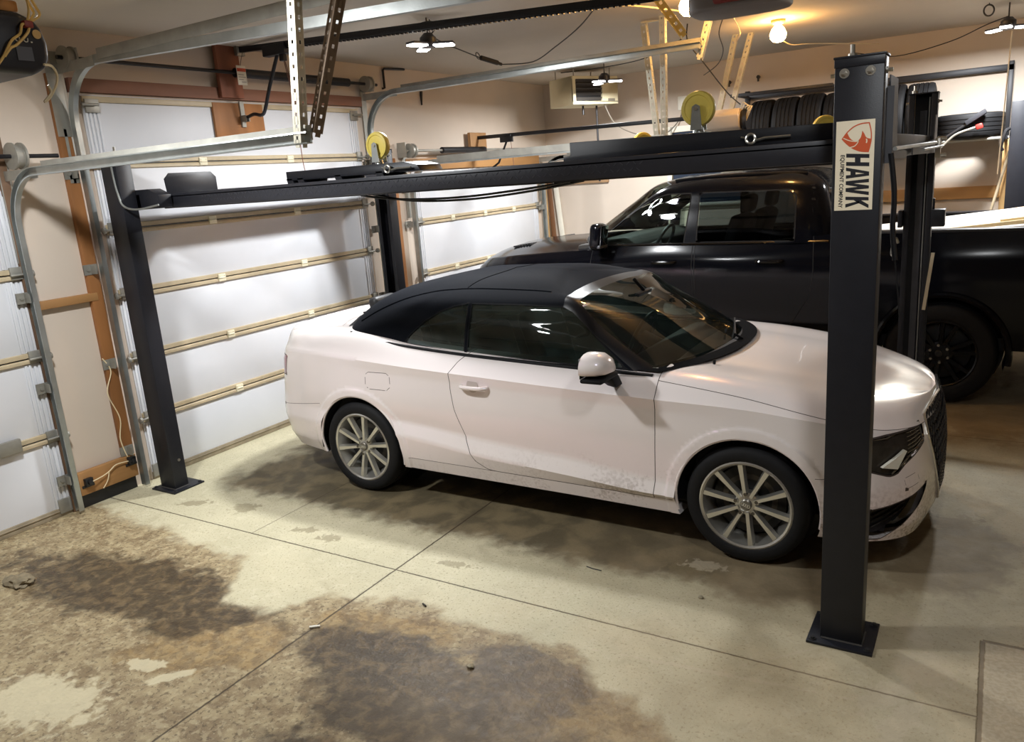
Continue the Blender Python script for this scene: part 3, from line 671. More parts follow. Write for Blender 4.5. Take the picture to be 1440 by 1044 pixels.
wire('ceiling_wire', [(1.68,3.0,3.17),(1.6,3.5,3.13),(1.5,3.9,3.12),(1.38,4.2,3.12),(1.48,4.0,3.16)], 'pale tangled wire running to the angles above the far opener', .005, WIREW)
wire('ceiling_wire', [(1.86,3.86,3.04),(1.92,4.05,3.0),(2.0,4.3,3.02),(2.15,4.8,3.05),(2.45,5.6,3.08)], 'pale wire running from the lower bulb towards the back wall', .005, WIREW)
wire('ceiling_wire', [(2.2,5.9,3.05),(2.6,5.7,2.95),(3.1,5.3,2.98),(3.4,5.0,3.05),(3.57,4.86,3.08)], 'dark wire sagging to the LED light in the top right corner', .005)
wire('ceiling_wire', [(1.25,3.2,3.18),(1.22,3.3,3.05),(1.26,3.6,2.9),(1.35,4.0,2.66),(1.42,4.2,2.55)], 'dark cord hanging from the ceiling to the far opener head', .006)
wire('ceiling_wire', [(.62,5.6,3.0),(.9,5.2,3.05),(1.2,4.4,3.08),(1.4,3.6,3.12),(1.55,3.2,3.17)], 'dark wire looping under the ceiling left of the far opener angles', .005)
wire('ceiling_wire', [(-.85,4.9,3.16),(-.3,4.8,3.14),(.2,4.6,3.13),(.6,4.3,3.14),(.95,3.9,3.17)], 'dark wire along the ceiling behind the unit heater', .005)
for (x,y,z,lb) in ((.78,6.05,2.93,'left of two small dark cable clips on the back wall'),(1.12,6.05,2.95,'right of two small dark cable clips on the back wall')):
    tag(MB().cyl((x,y+.03,z),(x,y-.01,z),.02,n=10).cyl((x,y,z-.05),(x,y,z+.02),.012,n=8).build('cable_clip', BLACKP), lb, 'clip', 'clips on the back wall')
tag(MB().torus((3.42,4.7,3.13),.045,.007,(.5,.8,.2)).tube([(3.42,4.7,3.17),(3.42,4.7,ZC)],.004,6).build('cord_coil', WIREB), 'black coiled cord by the LED light in the top right corner', 'cord')

# ------------------------------------------------------------------ four post lift
XA0, XA1, XB0, XB1, YN0, YN1, YF0, YF1, HP = -1.509, -1.344, 3.063, 3.228, -.536, -.425, 2.178, 2.289, 2.36
lift = thing('four_post_lift', (.86,.877,0), 'black four-post car lift standing over the white convertible', 'car lift')
BOLT = mat('zinc_bolt', S(196,192,182), .3, .9)
def post(x0, x1, y0, y1, near):
    s = 1 if near else -1                     # open side faces s*y
    yw, yo = (y0, y1) if near else (y1, y0)
    th = .006
    mb = MB()
    pr = [(x0,yw),(x1,yw),(x1,yo),(x1-.035,yo),(x1-.035,yo-s*th),(x1-th,yo-s*th),(x1-th,yw+s*th),(x0+th,yw+s*th),(x0+th,yo-s*th),(x0+.035,yo-s*th),(x0+.035,yo),(x0,yo)]
    mb.prism([(x,y,.012) for x, y in pr], (0,0,HP-.012))
    p = mb.build('post', LIFTBLK, lift, origin=((x0+x1)/2,(y0+y1)/2,0), bevel=.003)
    xm, ym = (x0+x1)/2, (y0+y1)/2
    ym2 = ym+s*.025
    MB().box((xm-.131,ym2-.128,0),(xm+.131,ym2+.128,.012)).build('base_plate', LIFTBLK, p, bevel=.002)
    for dx in (-.11,.11):
        for dy in (-.105,.105): MB().cyl((xm+dx,ym2+dy,.012),(xm+dx,ym2+dy,.016),.016,n=12).cyl((xm+dx,ym2+dy,.016),(xm+dx,ym2+dy,.022),.010,n=6).build('anchor_bolt', mat('black_bolt', S(60,60,62), .4, .5), p)
    MB().tube([(x0+.004,yw-s*.002,.014),(x1+.002,yw-s*.002,.014),(x1+.002,yo,.014)], .005, 6).build('weld_bead', mat('weld', S(86,84,82), .4, .4), p)
    MB().box((x0-.005,min(y0,y1)-.005,HP),(x1+.005,max(y0,y1)+.005,HP+.008)).box((x0-.002,yw-s*.004,HP-.03),(x1+.002,yw,HP)).build('top_plate', LIFTBLK, p, bevel=.002)
    for x in (x0+.033, x0+.12):
        MB().cyl((x,yw,HP-.05),(x,yw-s*.003,HP-.05),.017,n=20).cyl((x,yw-s*.003,HP-.05),(x,yw-s*.011,HP-.05),.009,n=6).cyl((x,yw-s*.011,HP-.05),(x,yw-s*.016,HP-.05),.005,n=10).build('bolt', BOLT, p, smooth=20)
    for xx, d in ((x0,-1),(x1,1)):
        MB().cyl((xx,ym,HP-.05),(xx+d*.006,ym,HP-.05),.012,n=10).cyl((xx+d*.006,ym,HP-.05),(xx+d*.022,ym,HP-.05),.008,n=6).build('bolt', BOLT, p)
    xs = x0+.045 if near else x0+.03
    ys = yo-s*.02
    MB().cyl((xs,ys,HP-.30),(xs,ys,HP+.055),.008,n=10).cyl((xs,ys,HP+.008),(xs,ys,HP+.024),.016,n=6).build('cable_stud', BOLT, p)
    lad = MB().box((xm-.02,yw+s*.03,.25),(xm+.02,yw+s*.036,HP-.1))
    lad.build('lock_ladder', LIFTGRY, p)
    MB().cyl((xm+.035,ym,.05),(xm+.035,ym,HP-.02),.005,n=8).build('lift_cable', STEEL_D, p)
    return p
pA = post(XA0,XA1,YN0,YN1,True); pB = post(XB0,XB1,YN0,YN1,True); pC = post(XA0,XA1,YF0,YF1,False); pD = post(XB0,XB1,YF0,YF1,False)
tag(pB, 'nearest black lift post with the white logo decal'); tag(pA, 'black lift post in front of the tall garage door'); tag(pC, 'black lift post behind the convertible soft top'); tag(pD, 'black lift post beside the pickup bed')
MB().cyl((XA1,-.47,.22),(XA1+.004,-.47,.22),.011,n=12).build('bolt', BOLT, pA)
# cross beams
for x0, x1, nm in ((XA0+.03,XA1+.03,'rear'),(XB0-.02,XB1-.03,'front')):
    MB().box((x0,YN1+.005,1.995),(x1,YF0-.005,2.10)).build('crossbeam', LIFTBLK if nm == 'rear' else LIFTGRY, lift, bevel=.006)
MB().box((XB1-.03,-.40,1.985),(XB1+.02,-.392,2.26)).prism([(XB1+.0,y,z) for y, z in ((-.39,2.0),(-.39,2.30),(-.15,2.30),(-.10,2.05),(.3,2.02),(.3,1.99))],(.006,0,0)).build('end_bracket', LIFTGRY, lift)
MB().prism([(XB1+.0,y,z) for y, z in ((2.17,1.99),(2.17,2.22),(2.02,2.22),(1.95,2.07),(.6,2.04),(.6,2.0))],(.006,0,0)).build('end_bracket', LIFTGRY, lift)
MB().cyl((XB1+.03,-.40,2.035),(XB1+.03,2.10,2.055),.008,n=8).cyl((XB1+.045,.7,2.02),(XB1+.045,2.15,2.03),.006,n=8).build('lock_release_rod', STEEL, lift)
MB().box((XB1+.02,1.85,1.96),(XB1+.05,1.88,2.08)).cyl((XB1+.03,1.865,2.075),(XB1+.08,1.865,2.075),.012,n=8).cyl((XB1+.03,1.865,1.975),(XB1+.08,1.865,1.975),.012,n=8).build('rod_link', BOLT, lift, bevel=.002)
MB().box((XB1+.002,2.13,1.52),(XB1+.08,2.25,1.63)).cyl((XB1+.01,2.19,1.62),(XB1+.01,2.19,1.70),.008,n=8).build('lock_box', LIFTBLK, lift, bevel=.005)
MB().box((XB0-.03,2.13,1.52),(XB0-.002,2.25,1.63)).build('lock_box', LIFTBLK, lift, bevel=.005)
MB().tube(crv([(XB0-.02,2.12,1.42),(XB0-.03,2.11,1.45),(XB0-.045,2.11,1.44),(XB0-.055,2.11,1.36),(XB0-.05,2.11,1.34),(XB0-.035,2.11,1.35)]), .010, 6).build('release_handle', BOLT, lift)
tp = mat('tread_plate', S(44,45,52), .38, .1, .06, 30)
def runway(y0, y1):
    r = MB().box((XA1+.02,y0,1.998),(XB0-.01,y0+.012,2.088)).box((XA1+.02,y1-.012,1.998),(XB0-.01,y1,2.088)).box((XA1+.02,y0,2.062),(XB0-.01,y1,2.074)).box((XA1+.03,y0+.05,1.99),(XB0-.02,y0+.08,2.062))
    o = r.build('runway', tp, lift, bevel=.003)
    d = MB()
    nx = 96
    for k in range(nx):
        x = XA1+.5+k*.032
        if x > XB0-.6: break
        for j in range(2):
            c = Vector((x+.016*(j % 2), y0-.0005, 2.028+.028*j)); a = .7 if (k+j) % 2 else -.7
            d.obox(c, (.018,.003,.0035), Matrix.Rotation(a, 3, 'Y'))
    d.build('tread_pattern', mat('tread_raised', S(70,71,78), .32, .3), o)
    return o
rw1 = runway(-.30,.25); rw2 = runway(1.504,2.054)
for y0, r_ in ((-.29, rw1), (1.63, rw2)):
    pl = [(-1.20,y0,2.07),(-1.20,y0-.01,2.185),(-1.20,y0+.03,2.222),(-1.20,y0+.37,2.222),(-1.20,y0+.41,2.185),(-1.20,y0+.41,2.07)]
    MB().prism(pl,(.008,0,0)).build('wheel_stop', LIFTBLK, r_, bevel=.002)
MB().prism([(-1.36,-.42,2.0),(-1.36,-.42,2.125),(-1.22,-.42,2.125),(-1.12,-.42,2.085),(-1.12,-.42,2.0)],(0,.10,0)).build('sheave_box', LIFTBLK, lift, bevel=.004)
MB().tube(crv([(-1.375,-.545,2.33),(-1.372,-.545,2.22),(-1.36,-.545,2.12),(-1.33,-.54,2.03),(-1.25,-.50,2.00),(-1.10,-.44,2.02)]), .007, 8).build('cable_end', STEEL, lift)
MB().tube(crv([(.35,-.1,1.99),(.62,-.1,1.955),(1.05,-.1,1.945),(1.45,-.1,1.965),(1.75,-.1,1.99)]), .007, 6).build('hydraulic_hose', BLACKP, lift)
MB().tube(crv([(.40,-.05,1.99),(.7,-.05,1.94),(1.1,-.05,1.93),(1.5,-.05,1.955),(1.8,-.05,1.99)]), .007, 6).build('hydraulic_hose', BLACKP, lift)
MB().tube(crv([(3.245,-.40,2.02),(3.262,-.395,1.87),(3.262,-.395,1.74),(3.275,-.395,1.62)]), .010, 8).tube(crv([(3.275,-.395,1.62),(3.29,-.395,1.5),(3.30,-.395,1.40)]), .003, 5).build('hydraulic_hose', BLACKP, lift)
# logo decal on the near post
dz0, dz1, dx0, dx1 = 2.1450, 1.8250, 3.0740, 3.2045
def DP(px, py, off=.0):
    u = v = .5
    for _ in range(8):
        v = (py-(85-40*u))/(870+20*u); u = (px-(110-25*v))/(383-18*v)
    return (dx0+(dx1-dx0)*u, YN0-.0012-off, dz0+(dz1-dz0)*v)
dec = MB().box((dx0,YN0-.0012,dz1),(dx1,YN0-.0002,dz0)).build('decal', mat('decal_cream', S(240,228,202), .5), pB, smooth=0)
OR = mat('hawk_orange', S(206,88,48), .5); INK = mat('decal_ink', S(30,31,38), .5); DCR = MATS['decal_cream']
def flat(mb, pts, off):
    n = len(mb.v); mb.add([DP(x, y, off) for x, y in pts], [tuple(range(len(pts)))]); return mb
def sm(pts, n=5): return [(p.x, p.y) for p in crv([(x, y, 0) for x, y in pts], n)]
edge_out = sm([(160,250),(215,178),(285,120),(360,90),(438,80)])+sm([(438,80),(455,160),(456,240),(444,305),(425,370)])+sm([(425,370),(340,366),(265,338),(205,295),(160,250)])
edge_in = sm([(172,250),(220,188),(288,131),(360,102),(429,93)])+sm([(429,93),(444,160),(445,240),(434,305),(416,362)])+sm([(416,362),(340,356),(268,330),(212,292),(172,250)])
ring = MB()
n = len(edge_out); ring.add([DP(*p, .0004) for p in edge_out]+[DP(*p, .0004) for p in edge_in], [(i,(i+1) % n,n+(i+1) % n,n+i) for i in range(n)])
body = sm([(166,252),(215,180)],3)+sm([(215,180),(230,215),(250,243),(280,262),(320,262)],4)+sm([(320,262),(345,235),(358,200),(365,163)],4)+sm([(365,163),(385,192),(405,228),(448,240)],4)+sm([(448,240),(440,305),(422,366)],4)+sm([(422,366),(340,363),(268,335),(208,292),(166,252)],4)
flat(ring, body, .0003)
ring.build('hawk_logo', OR, dec, smooth=0, merge=False)
ln = MB()
def stroke(pts, w):
    q = sm(pts); L_ = []; R_ = []
    for i in range(len(q)):
        a = q[max(i-1,0)]; b_ = q[min(i+1,len(q)-1)]; dx, dy = b_[0]-a[0], b_[1]-a[1]; l = math.hypot(dx,dy) or 1
        L_.append((q[i][0]-dy/l*w, q[i][1]+dx/l*w)); R_.append((q[i][0]+dy/l*w, q[i][1]-dx/l*w))
    m_ = len(q); ln.add([DP(*p, .0006) for p in L_+R_], [(i,i+1,m_+i+1,m_+i) for i in range(m_-1)])
stroke([(178,240),(240,262),(300,268),(330,262)], 4); stroke([(330,258),(312,290),(285,315),(245,327)], 4)
stroke([(403,240),(408,255),(406,272),(402,280)], 6)
ln.build('logo_lines', DCR, dec, smooth=0, merge=False)
GL = {'H': [[(0,0),(.32,0),(.32,.38),(.68,.38),(.68,0),(1,0),(1,1),(.68,1),(.68,.62),(.32,.62),(.32,1),(0,1)]],
 'A': [[(0,0),(.30,0),(.5,.80),(.5,1),(.32,1)],[(1,0),(.70,0),(.5,.80),(.5,1),(.68,1)],[(.33,.2),(.67,.2),(.62,.42),(.38,.42)]],
 'W': [[(0,1),(.21,1),(.30,.35),(.41,1),(.59,1),(.70,.35),(.79,1),(1,1),(.82,0),(.60,0),(.5,.52),(.40,0),(.18,0)]],
 'K': [[(0,0),(.30,0),(.30,1),(0,1)],[(.30,.36),(.30,.68),(.68,1),(1,1),(.52,.53)],[(.36,.60),(.56,.60),(1,0),(.68,0)]]}
lt = MB()
for ch, y0, y1 in (('H',388,507),('A',524,634),('W',630,792),('K',812,922)):
    for pg in GL[ch]:
        flat(lt, [(207-12*(y0+w_*(y1-y0)-388)/530+(225-3*(y0-388)/530)*h_, y0+w_*(y1-y0)) for w_, h_ in pg], .0004)
lt.build('lettering', INK, dec, smooth=0, merge=False)
vs, fs = text_geo('EQUIPMENT COMPANY', 1., .022)
xs = [v[0] for v in vs]; ys_ = [v[1] for v in vs]
lt = MB(); lt.add([DP(145-28*((v[0]-min(xs))/(max(xs)-min(xs)))+48*((v[1]-min(ys_))/(max(ys_)-min(ys_))), 403+522*(v[0]-min(xs))/(max(xs)-min(xs)), .0004) for v in vs], fs)
lt.build('lettering', INK, dec, smooth=0, merge=False)

# ramps and casters on the runway
def ramp(x0, x1, taper, label, z0=2.09, y0=-.06, y1=.16):
    t = thing('approach_ramp', ((x0+x1)/2,(y0+y1)/2,z0), label, 'ramp', 'approach ramps laid on the near runway')
    h = .075 if taper > 0 else .055
    if taper > 0: pl = [(x0,z0+.018),(x0,z0+h),(x1-.12,z0+h-.003),(x1-.02,z0+.05),(x1,z0+.018)]
    else: pl = [(x0-.04,z0+.0),(x0-.04,z0+.022),(x0,z0+.026),(x0,z0+h+.035),(x1,z0+h+.015),(x1,z0)]
    MB().prism([(x,y0,z) for x, z in pl],(0,y1-y0,0)).build('plate', LIFTBLK, t, bevel=.003)
    if taper > 0:
        for x in (x0+.005, x0+.10, x0+.42, x0+.75):
            MB().prism([(x,y0,z0),(x-.008,y0,z0+.03),(x+.04,y0,z0+.03),(x+.055,y0,z0)],(0,y1-y0,0)).build('foot', LIFTBLK, t)
    return t
RL = ramp(-.295,.78,1,'black approach ramp on the left half of the near runway')
RR = ramp(1.735,2.98,-1,'long black approach ramp on the right half of the near runway')
def pin(x, z, label):
    t = thing('hinge_pin', (x,-.085,z), label, 'pin', 'ring-ended pins on the ramps')
    MB().torus((x,-.085,z),.020,.0065,(0,1,0),20).build('ring', BOLT, t)
    MB().tube([(x+.02,-.08,z-.008),(x+.06,-.08,z),(x+.17,-.08,z)],.006,6).tube([(x-.02,-.08,z+.005),(x-.045,-.08,z+.01)],.004,6).build('rod', BOLT, t)
pin(.56,2.128,'ring-ended steel pin on the left approach ramp'); pin(2.645,2.122,'ring-ended steel pin on the right approach ramp near the lift post')
CY = []
def caster(x, y, z, rz, label):
    t = thing('caster', (x,y,z), label, 'caster', 'yellow caster wheels upturned on the lift')
    MB().box((x-.05,y-.045,z),(x+.05,y+.045,z+.008)).build('mounting_plate', STEEL, t, bevel=.002)
    MB().cyl((x,y,z+.008),(x,y,z+.03),.028,.022,n=16).build('swivel', STEEL, t)
    for s in (-1,1):
        MB().prism([(x-.028,y+s*.034,z+.02),(x+.028,y+s*.034,z+.02),(x+.018,y+s*.034,z+.125),(x,y+s*.034,z+.135),(x-.018,y+s*.034,z+.125)],(0,s*.004,0)).build('fork_leg', STEEL, t)
    MB().lathe([(.012,-.02),(.03,-.022),(.058,-.018),(.062,-.022),(.076,-.020),(.080,-.010),(.080,.010),(.076,.020),(.062,.022),(.058,.018),(.03,.022),(.012,.02)], (x,y,z+.115),(0,1,0),32,True).build('wheel', YELLOW, t)
    MB().cyl((x,y-.042,z+.115),(x,y+.042,z+.115),.009,n=10).build('axle', BOLT, t)
    for ch in t.children: pass
    return t
ca = caster(.42,.02,2.155,0,'yellow caster wheel upturned on the left approach ramp')
dup(ca,(2.375,.02,2.165),None,'largest yellow caster wheel, on the right approach ramp by the far opener')
c3 = dup(ca,(1.42,1.70,2.078),.9,'small-looking yellow caster wheel left of the largest one, on the far runway')
dup(ca,(2.62,1.80,2.078),.5,'yellow caster wheel mostly hidden behind the near lift post')
tag(MB().beam((XB1+.025,2.14,1.35),(XB1-.01,2.10,.975),.02,.03,(0,1,0)).build('wooden_strip', mat('cream_strip', S(214,198,166), .6)), 'cream strip leaning on the right side of the lift post by the pickup', 'strip')

# second lift post at the right edge
p2 = thing('lift_post', (3.74,5.42,0), 'black lift post at the right edge behind the pickup bed', 'lift post')
MB().prism([(x,y,.012) for x, y in ((3.648,5.49),(3.648,5.38),(3.813,5.38),(3.813,5.49),(3.778,5.49),(3.778,5.484),(3.807,5.484),(3.807,5.386),(3.654,5.386),(3.654,5.484),(3.683,5.484),(3.683,5.49))],(0,0,2.375)).build('post', LIFTBLK, p2, bevel=.003)
MB().box((3.60,5.31,0),(3.86,5.56,.012)).build('base_plate', LIFTBLK, p2)
MB().tube(crv([(3.645,5.36,2.14),(3.615,5.34,2.12),(3.60,5.33,2.06),(3.585,5.34,1.98),(3.60,5.35,1.94)]),.016,8).build('hanging_strap', BLACKP, p2)

# ------------------------------------------------------------------ back wall: rack, tyres, tools, boards, window
RK = mat('rack_black', S(40,40,44), .45, .3)
rk = thing('tyre_rack', (2.3,5.75,1.95), 'black steel rack on the back wall carrying spare tyres', 'rack')
MB().box((1.0,6.0,2.71),(3.645,6.05,2.77)).build('top_rail', RK, rk, bevel=.004)
MB().box((1.0,5.33,2.70),(2.06,5.37,2.735)).box((1.02,5.37,2.71),(1.05,6.0,2.73)).build('front_rail', RK, rk, bevel=.004)
MB().box((3.60,6.0,1.95),(3.645,6.06,2.80)).build('upright', RK, rk, bevel=.003)
MB().box((.98,6.0,1.95),(1.03,6.06,2.80)).build('upright', RK, rk, bevel=.003)
for y in (5.45,5.90): MB().cyl((.98,y,2.06),(3.643,y,2.06),.016,n=10).build('shelf_tube', STEEL_D, rk)
for x in (1.0,3.62): MB().beam((x,6.02,2.06),(x,5.42,2.06),.03,.03).build('bracket_arm', RK, rk)
def tyre_prof(r, w, rim):
    h = w/2
    p = [(rim,-h*.86),(rim+.02,-h*.95),(r*.86,-h),(r*.955,-h*.93),(r*.985,-h*.80)]
    for g in (-.5,-.17,.17,.5):
        p += [(r*.998,h*(g-.05)),(r*.98,h*(g-.035)),(r*.98,h*(g+.035)),(r*.998,h*(g+.05))]
    p += [(r*.985,h*.80),(r*.955,h*.93),(r*.86,h),(rim+.02,h*.95),(rim,h*.86)]
    return p
ty = None; tyl = ['first tyre from the left on the wall rack','second tyre from the left on the wall rack','third tyre from the left on the wall rack','fourth tyre from the left on the wall rack','fifth tyre on the wall rack, just left of the near lift post','sixth tyre on the wall rack, right against the near lift post','tallest-looking tyre on the rack, left of the rear lift post']
for k in range(7):
    x = 1.29+.262*k
    if ty is None:
        ty = MB().lathe(tyre_prof(.335,.25,.215), (x,5.675,2.325), (1,0,0), 40, True).build('tyre', RUBBER, origin=(x,5.675,2.325), smooth=50); tag(ty, tyl[0], 'tyre', 'tyres standing on the wall rack')
    else: dup(ty, (x,5.675,2.325+.006*(k % 3)), None, tyl[k])
tag(MB().lathe(tyre_prof(.31,.235,.2), (3.30,5.66,2.196), (0,0,1), 40, True).build('tyre', RUBBER, smooth=50), 'tyre lying flat on the right end of the wall rack', 'tyre')
tag(MB().box((2.30,YB-.04,1.46),(3.62,YB,1.585)).build('wall_rail', mat('pine_tan', S(196,150,96), .6, 0, .2, 5, (.2,1,1)), bevel=.004), 'tan wooden rail across the back wall above the pickup bed', 'board')
tag(MB().box((-1.64,YB-.04,1.87),(-.83,YB,2.06)).build('wall_board', mat('brown_plank', S(164,130,96), .6, 0, .2, 5, (.2,1,1)), bevel=.004), 'brown plank on the back wall near the left corner', 'board')
tag(MB().box((3.60,5.62,0),(3.69,5.66,2.05)).build('upright_board', WOODX, bevel=.003), 'pale wooden upright beside the lift post at the right edge', 'board')
brs = thing('snow_brush', (3.25,5.40,2.10), 'black snow brush lying across the flat tyre', 'brush')
MB().tube([(2.90,5.34,1.97),(3.10,5.34,2.09),(3.44,5.33,2.31)],.016,8).build('handle', BLACKP, brs)
MB().obox((3.36,5.33,2.27),(.20,.05,.045),Matrix.Rotation(-.57,3,'Y')).build('brush_head', mat('bristle_black', S(34,34,40), .8), brs, bevel=.008)
sb = thing('ice_scraper', (3.2,5.30,2.1), 'grey bent pole with a red tip under the black snow brush', 'scraper')
MB().tube(crv([(3.00,5.28,1.93),(3.10,5.28,2.03),(3.20,5.28,2.12),(3.33,5.28,2.165),(3.38,5.28,2.175)]),.011,8).build('pole', STEEL_D, sb)
MB().obox((3.395,5.28,2.18),(.06,.06,.05),Matrix.Rotation(-.3,3,'Y')).build('red_tip', mat('red_plastic', S(190,50,44), .4), sb, bevel=.012)
bm_ = thing('broom_handle', (3.53,5.55,1.30), 'pale wooden broom handle leaning left of the right edge post', 'broom')
MB().cyl((3.52,5.45,1.28),(3.70,5.60,2.12),.014,n=10).build('handle', mat('weathered_wood', S(158,142,116), .6, 0, .15, 12), bm_)
MB().cyl((3.52,5.45,1.28),(3.505,5.44,1.19),.02,.026,n=10).build('ferrule', mat('brass_ferrule', S(170,146,80), .4, .5), bm_)
tag(MB().cyl((3.575,4.62,1.75),(3.603,4.62,2.93),.006,n=6).build('pull_string', mat('white_cord', S(236,226,206), .6)), 'white cord hanging from the LED light in the top right corner', 'cord')
tag(MB().beam((3.87,5.33,1.1),(3.87,5.40,2.0),.02,.02).build('white_stake', WHITEP), 'thin white stake at the far right edge beside the black post', 'stake')
wn = thing('window_1', (.5,YB,1.5), 'white framed window on the back wall behind the caster wheels', 'window', kind='structure')
x0, x1, z0, z1 = .06, .98, 1.55, 2.42
MB().box((x0-.07,YB-.03,z0-.07),(x0,YB,z1+.07)).box((x1,YB-.03,z0-.07),(x1+.07,YB,z1+.07)).box((x0,YB-.03,z0-.07),(x1,YB,z0)).box((x0,YB-.03,z1),(x1,YB,z1+.07)).build('window_frame', WHITEP, wn, bevel=.004)
MB().box((x0,YB-.02,(z0+z1)/2-.02),(x1,YB,(z0+z1)/2+.02)).build('meeting_rail', WHITEP, wn, bevel=.003)
MB().box((x0,YB-.008,z0),(x1,YB-.004,z1)).build('pane', mat('night_glass', S(46,56,72), .05, 0, spec=.8), wn)
tag(MB().box((.68,YB-.10,1.99),(.96,YB-.035,2.22)).build('storage_box', mat('cream_carton', S(214,200,168), .6), bevel=.006), 'cream box on the back wall under the far opener head', 'box')

# ------------------------------------------------------------------ floor debris
random.seed(3)
bm = bmesh.new(); bmesh.ops.create_icosphere(bm, subdivisions=3, radius=1.)
from mathutils import noise as mnoise
for v in bm.verts:
    k = 1+.45*mnoise.noise(v.co*1.7)+.2*mnoise.noise(v.co*4)
    v.co = Vector((v.co.x*.10*k, v.co.y*.06*k, max(-.002, .012+v.co.z*.032*k)))
    v.co += Vector((-.99,-1.81,0))
tag(link('dirt_clump', bm, mat('grey_slush', S(128,116,92), .7, 0, .4, 25, bump=.3, bscale=60)), 'lump of grey frozen slush on the wet floor at the left', 'debris')
tag(MB().cyl((.905,-1.435,.006),(.945,-1.405,.006),.006,n=10).build('paper_stub', WHITEP), 'small white stub lying in the floor joint', 'debris')
def pebble(x, y, r, label):
    bm = bmesh.new(); bmesh.ops.create_icosphere(bm, subdivisions=2, radius=1.)
    for v in bm.verts:
        k = 1+.35*mnoise.noise(v.co*1.5+Vector((x*9,y*7,0))); v.co = Vector((x+v.co.x*r*k, y+v.co.y*r*.8*k, max(0, r*.4+v.co.z*r*.6*k)))
    tag(link('pebble', bm, mat('pebble_grey', S(150,140,116), .7)), label, 'debris')
pebble(2.50,-.42,.014,'small stone on the dry floor in front of the front wheel')
pebble(1.79,-1.36,.016,'largest pale stone in the wet mud below the floor joint crossing')
tag(MB().tube([(1.86,-.36,.003),(1.90,-.37,.004),(1.95,-.37,.003)],.003,5).build('twig', WIREB), 'dark twig on the dry floor below the car sill', 'debris')
tag(MB().tube([(1.28,-1.03,.004),(1.31,-1.045,.005)],.005,5).build('wood_chip', WIREB), 'small dark chip at the edge of the wet floor', 'debris')
# ------------------------------------------------------------------ vehicle body tools
def hermite(t, P, tq, crease=()):
    t = np.asarray(t, float); P = np.asarray(P, float); n = len(t)
    d = (P[1:]-P[:-1])/np.maximum(t[1:]-t[:-1], 1e-9)[:, None]
    mL = np.empty_like(P); mR = np.empty_like(P)
    mL[0] = mR[0] = d[0]; mL[-1] = mR[-1] = d[-1]
    for i in range(1, n-1):
        h0, h1 = t[i]-t[i-1], t[i+1]-t[i]
        m = (d[i-1]*h1+d[i]*h0)/(h0+h1)
        mL[i] = mR[i] = m
        if i in crease: mL[i] = d[i-1]; mR[i] = d[i]
    k = np.clip(np.searchsorted(t, tq, side='right')-1, 0, n-2)
    h = (t[k+1]-t[k])[:, None]; s = ((tq-t[k])/np.maximum(t[k+1]-t[k], 1e-9))[:, None]
    return ((2*s**3-3*s**2+1)*P[k]+(s**3-2*s**2+s)*h*mR[k]+(-2*s**3+3*s**2)*P[k+1]+(s**3-s**2)*h*mL[k+1]), k+s[:, 0]
